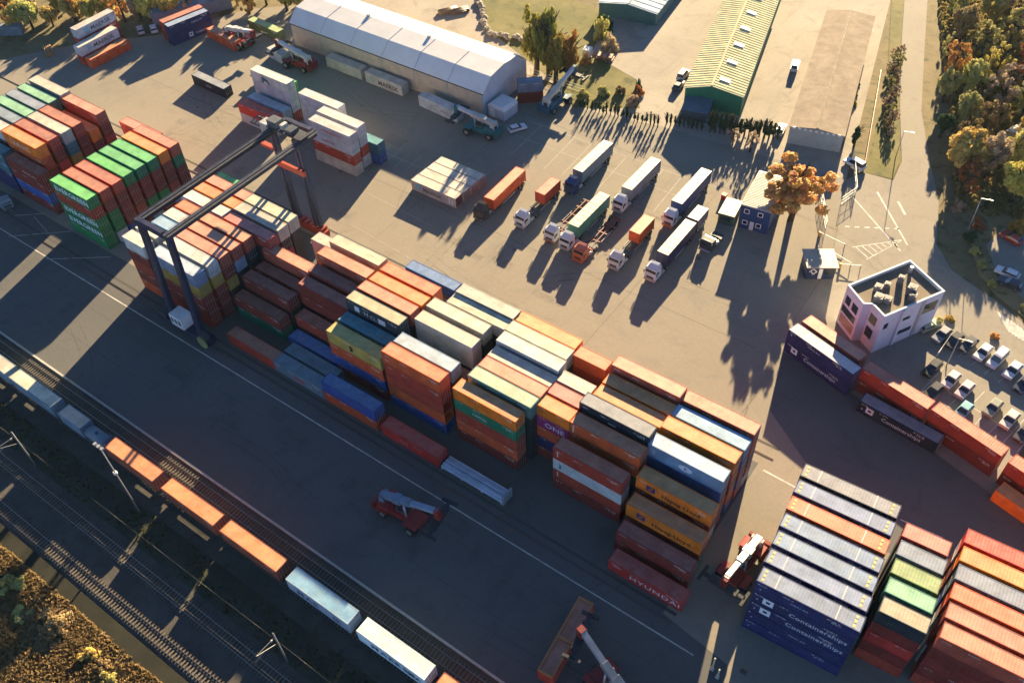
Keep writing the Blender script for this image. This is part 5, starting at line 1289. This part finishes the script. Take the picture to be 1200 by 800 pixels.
# wood right of the road
wood = [(-17.8, 181.5, 13, 5.4, GO, 'wide'), (-12.8, 184.5, 11, 4.2, BR, 'round'), (-22.8, 200.5, 10, 3.4, OL, 'round'), (-18.0, 199.5, 10, 4, TN, 'sparse'), (-29.6, 208.6, 9, 3.2, OL, 'round'), (-31.2, 218, 11, 4, OR, 'round'), (-25.8, 214.5, 10, 3.8, OL, 'round'),
        (-22.6, 222, 11, 4.2, YE, 'wide'), (-18.2, 212, 11, 5, BR, 'sparse'), (-12.9, 210, 10, 4.2, OL, 'round'), (-16.5, 226.5, 11, 4.6, RU, 'sparse'), (-28.2, 231.5, 11, 4.6, OL, 'round'), (-34.8, 237, 11, 4.2, TN, 'round'), (-23.5, 238.5, 12, 4.8, OL, 'sparse'),
        (-31.5, 250, 12, 5, OL, 'round'), (-38.8, 247.5, 10, 4.2, OL, 'round'), (-24.5, 252, 12, 5, BR, 'sparse'), (-17.6, 244, 12, 4.8, OL, 'round'), (-10.8, 235, 12, 5, OR, 'round'), (-6.5, 222.5, 11, 4.6, OL, 'round'), (-9.5, 190.5, 10, 3.8, OL, 'round'),
        (-8.6, 198.8, 10, 3.6, GO, 'sparse'), (-5.2, 206.5, 11, 4.2, BR, 'round'), (-6.2, 179.2, 11, 4.2, YE, 'wide'), (-1.6, 186, 11, 4.4, YE, 'round'), (-14.6, 176.0, 9, 3.2, RU, 'sparse'), (-19.6, 190.4, 9, 3.2, TN, 'sparse'), (-25.6, 194, 6.5, 2.4, DG, 'round'), (-1.5, 196, 12, 5, OL, 'round'),
        (-21.5, 262, 13, 5, OL, 'round'), (-31, 264, 13, 5, GO, 'round'), (-41.5, 262, 12, 5, OL, 'round'), (-13, 257, 13, 5, OL, 'sparse'), (0, 246, 13, 5, BR, 'round'), (-10, 217, 9, 3, TN, 'sparse'), (-34.6, 226.5, 8, 2.6, OL, 'round')]
cn_ = {id(GO): 'golden', id(BR): 'brown', id(OL): 'olive green', id(TN): 'tan', id(OR): 'orange', id(YE): 'yellow', id(RU): 'rust red', id(DG): 'dark green'}
for i, (x, y, h, r, c, k) in enumerate(wood):
    if i in (3, 5, 7, 9, 11, 13, 15, 17, 19, 22, 24, 28, 30, 31, 35): k = 'sparse'
    r *= .88
    lab = f"{cn_[id(c)]} {'bare-branched ' if k == 'sparse' else ''}autumn tree in the wood right of the road"
    if i == 0: lab = 'big golden tree with wide crown at the near edge of the roadside wood'
    if i == 23: lab = 'yellow wide tree at the right frame edge above the side car park'
    tree(x, y, h, r, c, lab, k, lab, base=.16)
for i, (x, y, h, r, c) in enumerate([(-2.6, 170.8, 3.4, 2.2, (.42, .22, .05)), (-9.4, 163.0, 2, 1.5, DG), (-7.6, 159.4, 1.6, 1.2, OL), (-9.4, 167.4, 2.2, 1.6, RU), (-5.4, 156.2, 1.6, 1.2, OL), (-2.0, 152.2, 1.4, 1.1, OL), (-14.4, 171.0, 2.4, 1.6, BR), (-5.6, 138.6, 1.6, 1.0, GO), (-7.2, 136.6, 1.8, 1.1, OL), (2.4, 138.6, 1.2, .9, OR), (4.9, 149.2, 1.4, 1.1, OL)]):
    bush(x, y, h, r, c, ['orange shrub behind the red car', 'dark green shrub at the planting island tip', 'olive shrub on the planting island curve', 'rust shrub on the planting island', 'olive shrub near the silver white car', 'olive shrub below the side car park', 'brown shrub under the big golden tree', 'golden shrub behind the white office', 'olive shrub at the white office wall', 'small orange shrub above the white cars', 'olive shrub near the crossing'][i], 'roadside shrubs')
for i in range(14): tree(-35.6 - i * .78 + random.uniform(-.8, .8), 188 + i * 2.7, random.uniform(2.4, 4.2), random.uniform(1.0, 1.8), [BR, TN, BR, OL][i % 4], f"{['brown', 'tan', 'brown', 'olive'][i % 4]} scrubby small tree on the verge along the road", 'sparse', f"{['brown', 'tan', 'brown', 'olive'][i % 4]} verge trees", base=.06)
# trees along the upper left edge
for i in range(34):
    u = i / 33; x = -262 + u * 76 + random.uniform(-2, 2); y = 104 + u * 60 + (8 if i % 2 else 0) + random.uniform(-1.5, 3)
    if -214 < x < -202 and y < 150: y += 6
    c = [GO, OL, YE, BR, OR, OL][(i * 5) % 6]
    tree(x, y, random.uniform(6, 10), random.uniform(2.4, 3.6), c, f"{cn_[id(c)]} autumn tree in the belt along the upper left yard edge", ['round', 'wide', 'sparse'][i % 3], f"{cn_[id(c)]} trees of the upper left belt", base=.1)
for i, (x, y) in enumerate([(-250, 112), (-243, 121), (-256, 100), (-252, 122), (-236, 128), (-228, 132), (-246, 131)]): tree(x, y, 9, 3.2, [OL, GO, BR][i % 3], f"{['olive', 'golden', 'brown'][i % 3]} tree in the upper left corner behind the belt", 'round', f"{['olive', 'golden', 'brown'][i % 3]} corner trees", base=.1)
# dry scrub in the lower left corner
rr = random.Random(5)
for i in range(24):
    x = -118 + rr.random() * 56; y = rr.choice((rr.uniform(4.5, 8.6), rr.uniform(4.5, 8.6), rr.uniform(-7, 1.5)))
    if y > 7.5: y -= 1
    c = [TN, (.27, .18, .08), GO, OL, (.2, .13, .06)][i % 5]; w_ = ['pale tan', 'straw coloured', 'golden', 'olive', 'brown'][i % 5]
    bush(x, y, rr.uniform(.9, 2.4), rr.uniform(1.3, 2.8), c, f"{w_} dry shrub on the embankment below the tracks", f"{w_} embankment shrubs", z=-.15)
# rough herbs as ground cover
def cover(name, n, region, h, col, mat, keep=lambda x, y: True):
    b = MB(); q = random.Random(name)
    while n:
        x, y = q.uniform(*region[0]), q.uniform(*region[1])
        if not keep(x, y): continue
        if noise.noise(Vector((x * .12, y * .12, 3))) < q.uniform(-.6, .3): continue
        n -= 1; s = h * q.uniform(.5, 1.5)
        for k in range(2):
            a = q.uniform(0, PI); dx, dy = math.cos(a) * s * .5, math.sin(a) * s * .5; tx, ty = q.uniform(-.2, .2), q.uniform(-.2, .2)
            b.face([(x - dx, y - dy, -.16), (x + dx, y + dy, -.16), (x + dx * .5 + tx, y + dy * .5 + ty, -.16 + s), (x - dx * .5 + tx, y - dy * .5 + ty, -.16 + s)])
    o = b.obj(name, mat, color=col); tag(o, kind='stuff'); return o
cover('embankment_grass', 42000, ((-122, -56), (-9, 10.4)), .42, (.31, .22, .105), M['leaf'])
cover('wood_undergrowth', 11000, ((-55, 6), (172, 268)), .85, (.27, .215, .085), M['leaf'], lambda x, y: x > -17.0 - (y - 177) * .368 and not (y < 174 and x > -7))
cover('trackside_weeds', 1500, ((-160, -20), (22.6, 27.4)), .35, (.07, .075, .03), M['leaf'])

set_type()
# ------------------------------------------------------------------ camera, light, sky
cam = bpy.data.cameras.new('camera'); co = bpy.data.objects.new('camera', cam); COLL.objects.link(co); S.camera = co
pitch, yaw, roll = R(47.3062), R(127.7718), R(-3.0234)
f = Vector((math.cos(pitch) * math.cos(yaw), math.cos(pitch) * math.sin(yaw), -math.sin(pitch)))
r = f.cross(Vector((0, 0, 1))).normalized(); u = r.cross(f)
r2 = r * math.cos(roll) + u * math.sin(roll); u2 = u * math.cos(roll) - r * math.sin(roll)
co.matrix_world = Matrix(((r2.x, u2.x, -f.x, 0), (r2.y, u2.y, -f.y, 0), (r2.z, u2.z, -f.z, 122.905), (0, 0, 0, 1)))
cam.sensor_fit = 'HORIZONTAL'; cam.sensor_width = 36; cam.lens = 36 * 1066.16 / 1200
cam.clip_start = 1; cam.clip_end = 5000

EL, AZ = R(15.0), R(105.0)            # the sun stands low behind the block, shadows run towards the tracks
d = Vector((math.cos(EL) * math.cos(AZ), math.cos(EL) * math.sin(AZ), math.sin(EL)))
sl = bpy.data.lights.new('sun', 'SUN'); sl.energy = 5.0; sl.angle = R(.5); sl.color = (1.0, .775, .46)
so = bpy.data.objects.new('sun', sl); COLL.objects.link(so); so.rotation_euler = d.to_track_quat('Z', 'Y').to_euler(); so.location = d * 300
wd = bpy.data.worlds.new('World'); S.world = wd; wd.use_nodes = True
nt = wd.node_tree; bg = nt.nodes['Background']; sk = nt.nodes.new('ShaderNodeTexSky'); sk.sky_type = 'NISHITA'; sk.sun_disc = False
sk.sun_elevation = EL; sk.sun_rotation = math.atan2(d.x, d.y); sk.air_density = .58; sk.dust_density = .05; sk.ozone_density = 2.6; sk.altitude = 1600
nt.links.new(sk.outputs[0], bg.inputs['Color']); bg.inputs['Strength'].default_value = .05
hz = MB().box(-420, -120, -1.4, 160, 360, 128); m_ = bpy.data.materials.new('autumn_haze'); m_.use_nodes = True
hn = m_.node_tree; hn.nodes.remove(hn.nodes['Principled BSDF']); pv = hn.nodes.new('ShaderNodeVolumePrincipled')
pv.inputs['Color'].default_value = (.5, .8, 1, 1); pv.inputs['Density'].default_value = .000025; pv.inputs['Anisotropy'].default_value = .2
hn.links.new(pv.outputs[0], hn.nodes['Material Output'].inputs['Volume'])
tag(hz.obj('haze', m_), kind='stuff')
S.view_settings.view_transform = 'Standard'; S.view_settings.look = 'None'; S.view_settings.exposure = 2.46; S.view_settings.gamma = 1
S.cycles.use_denoising = True; S.cycles.max_bounces = 6; S.cycles.diffuse_bounces = 2; S.cycles.glossy_bounces = 2
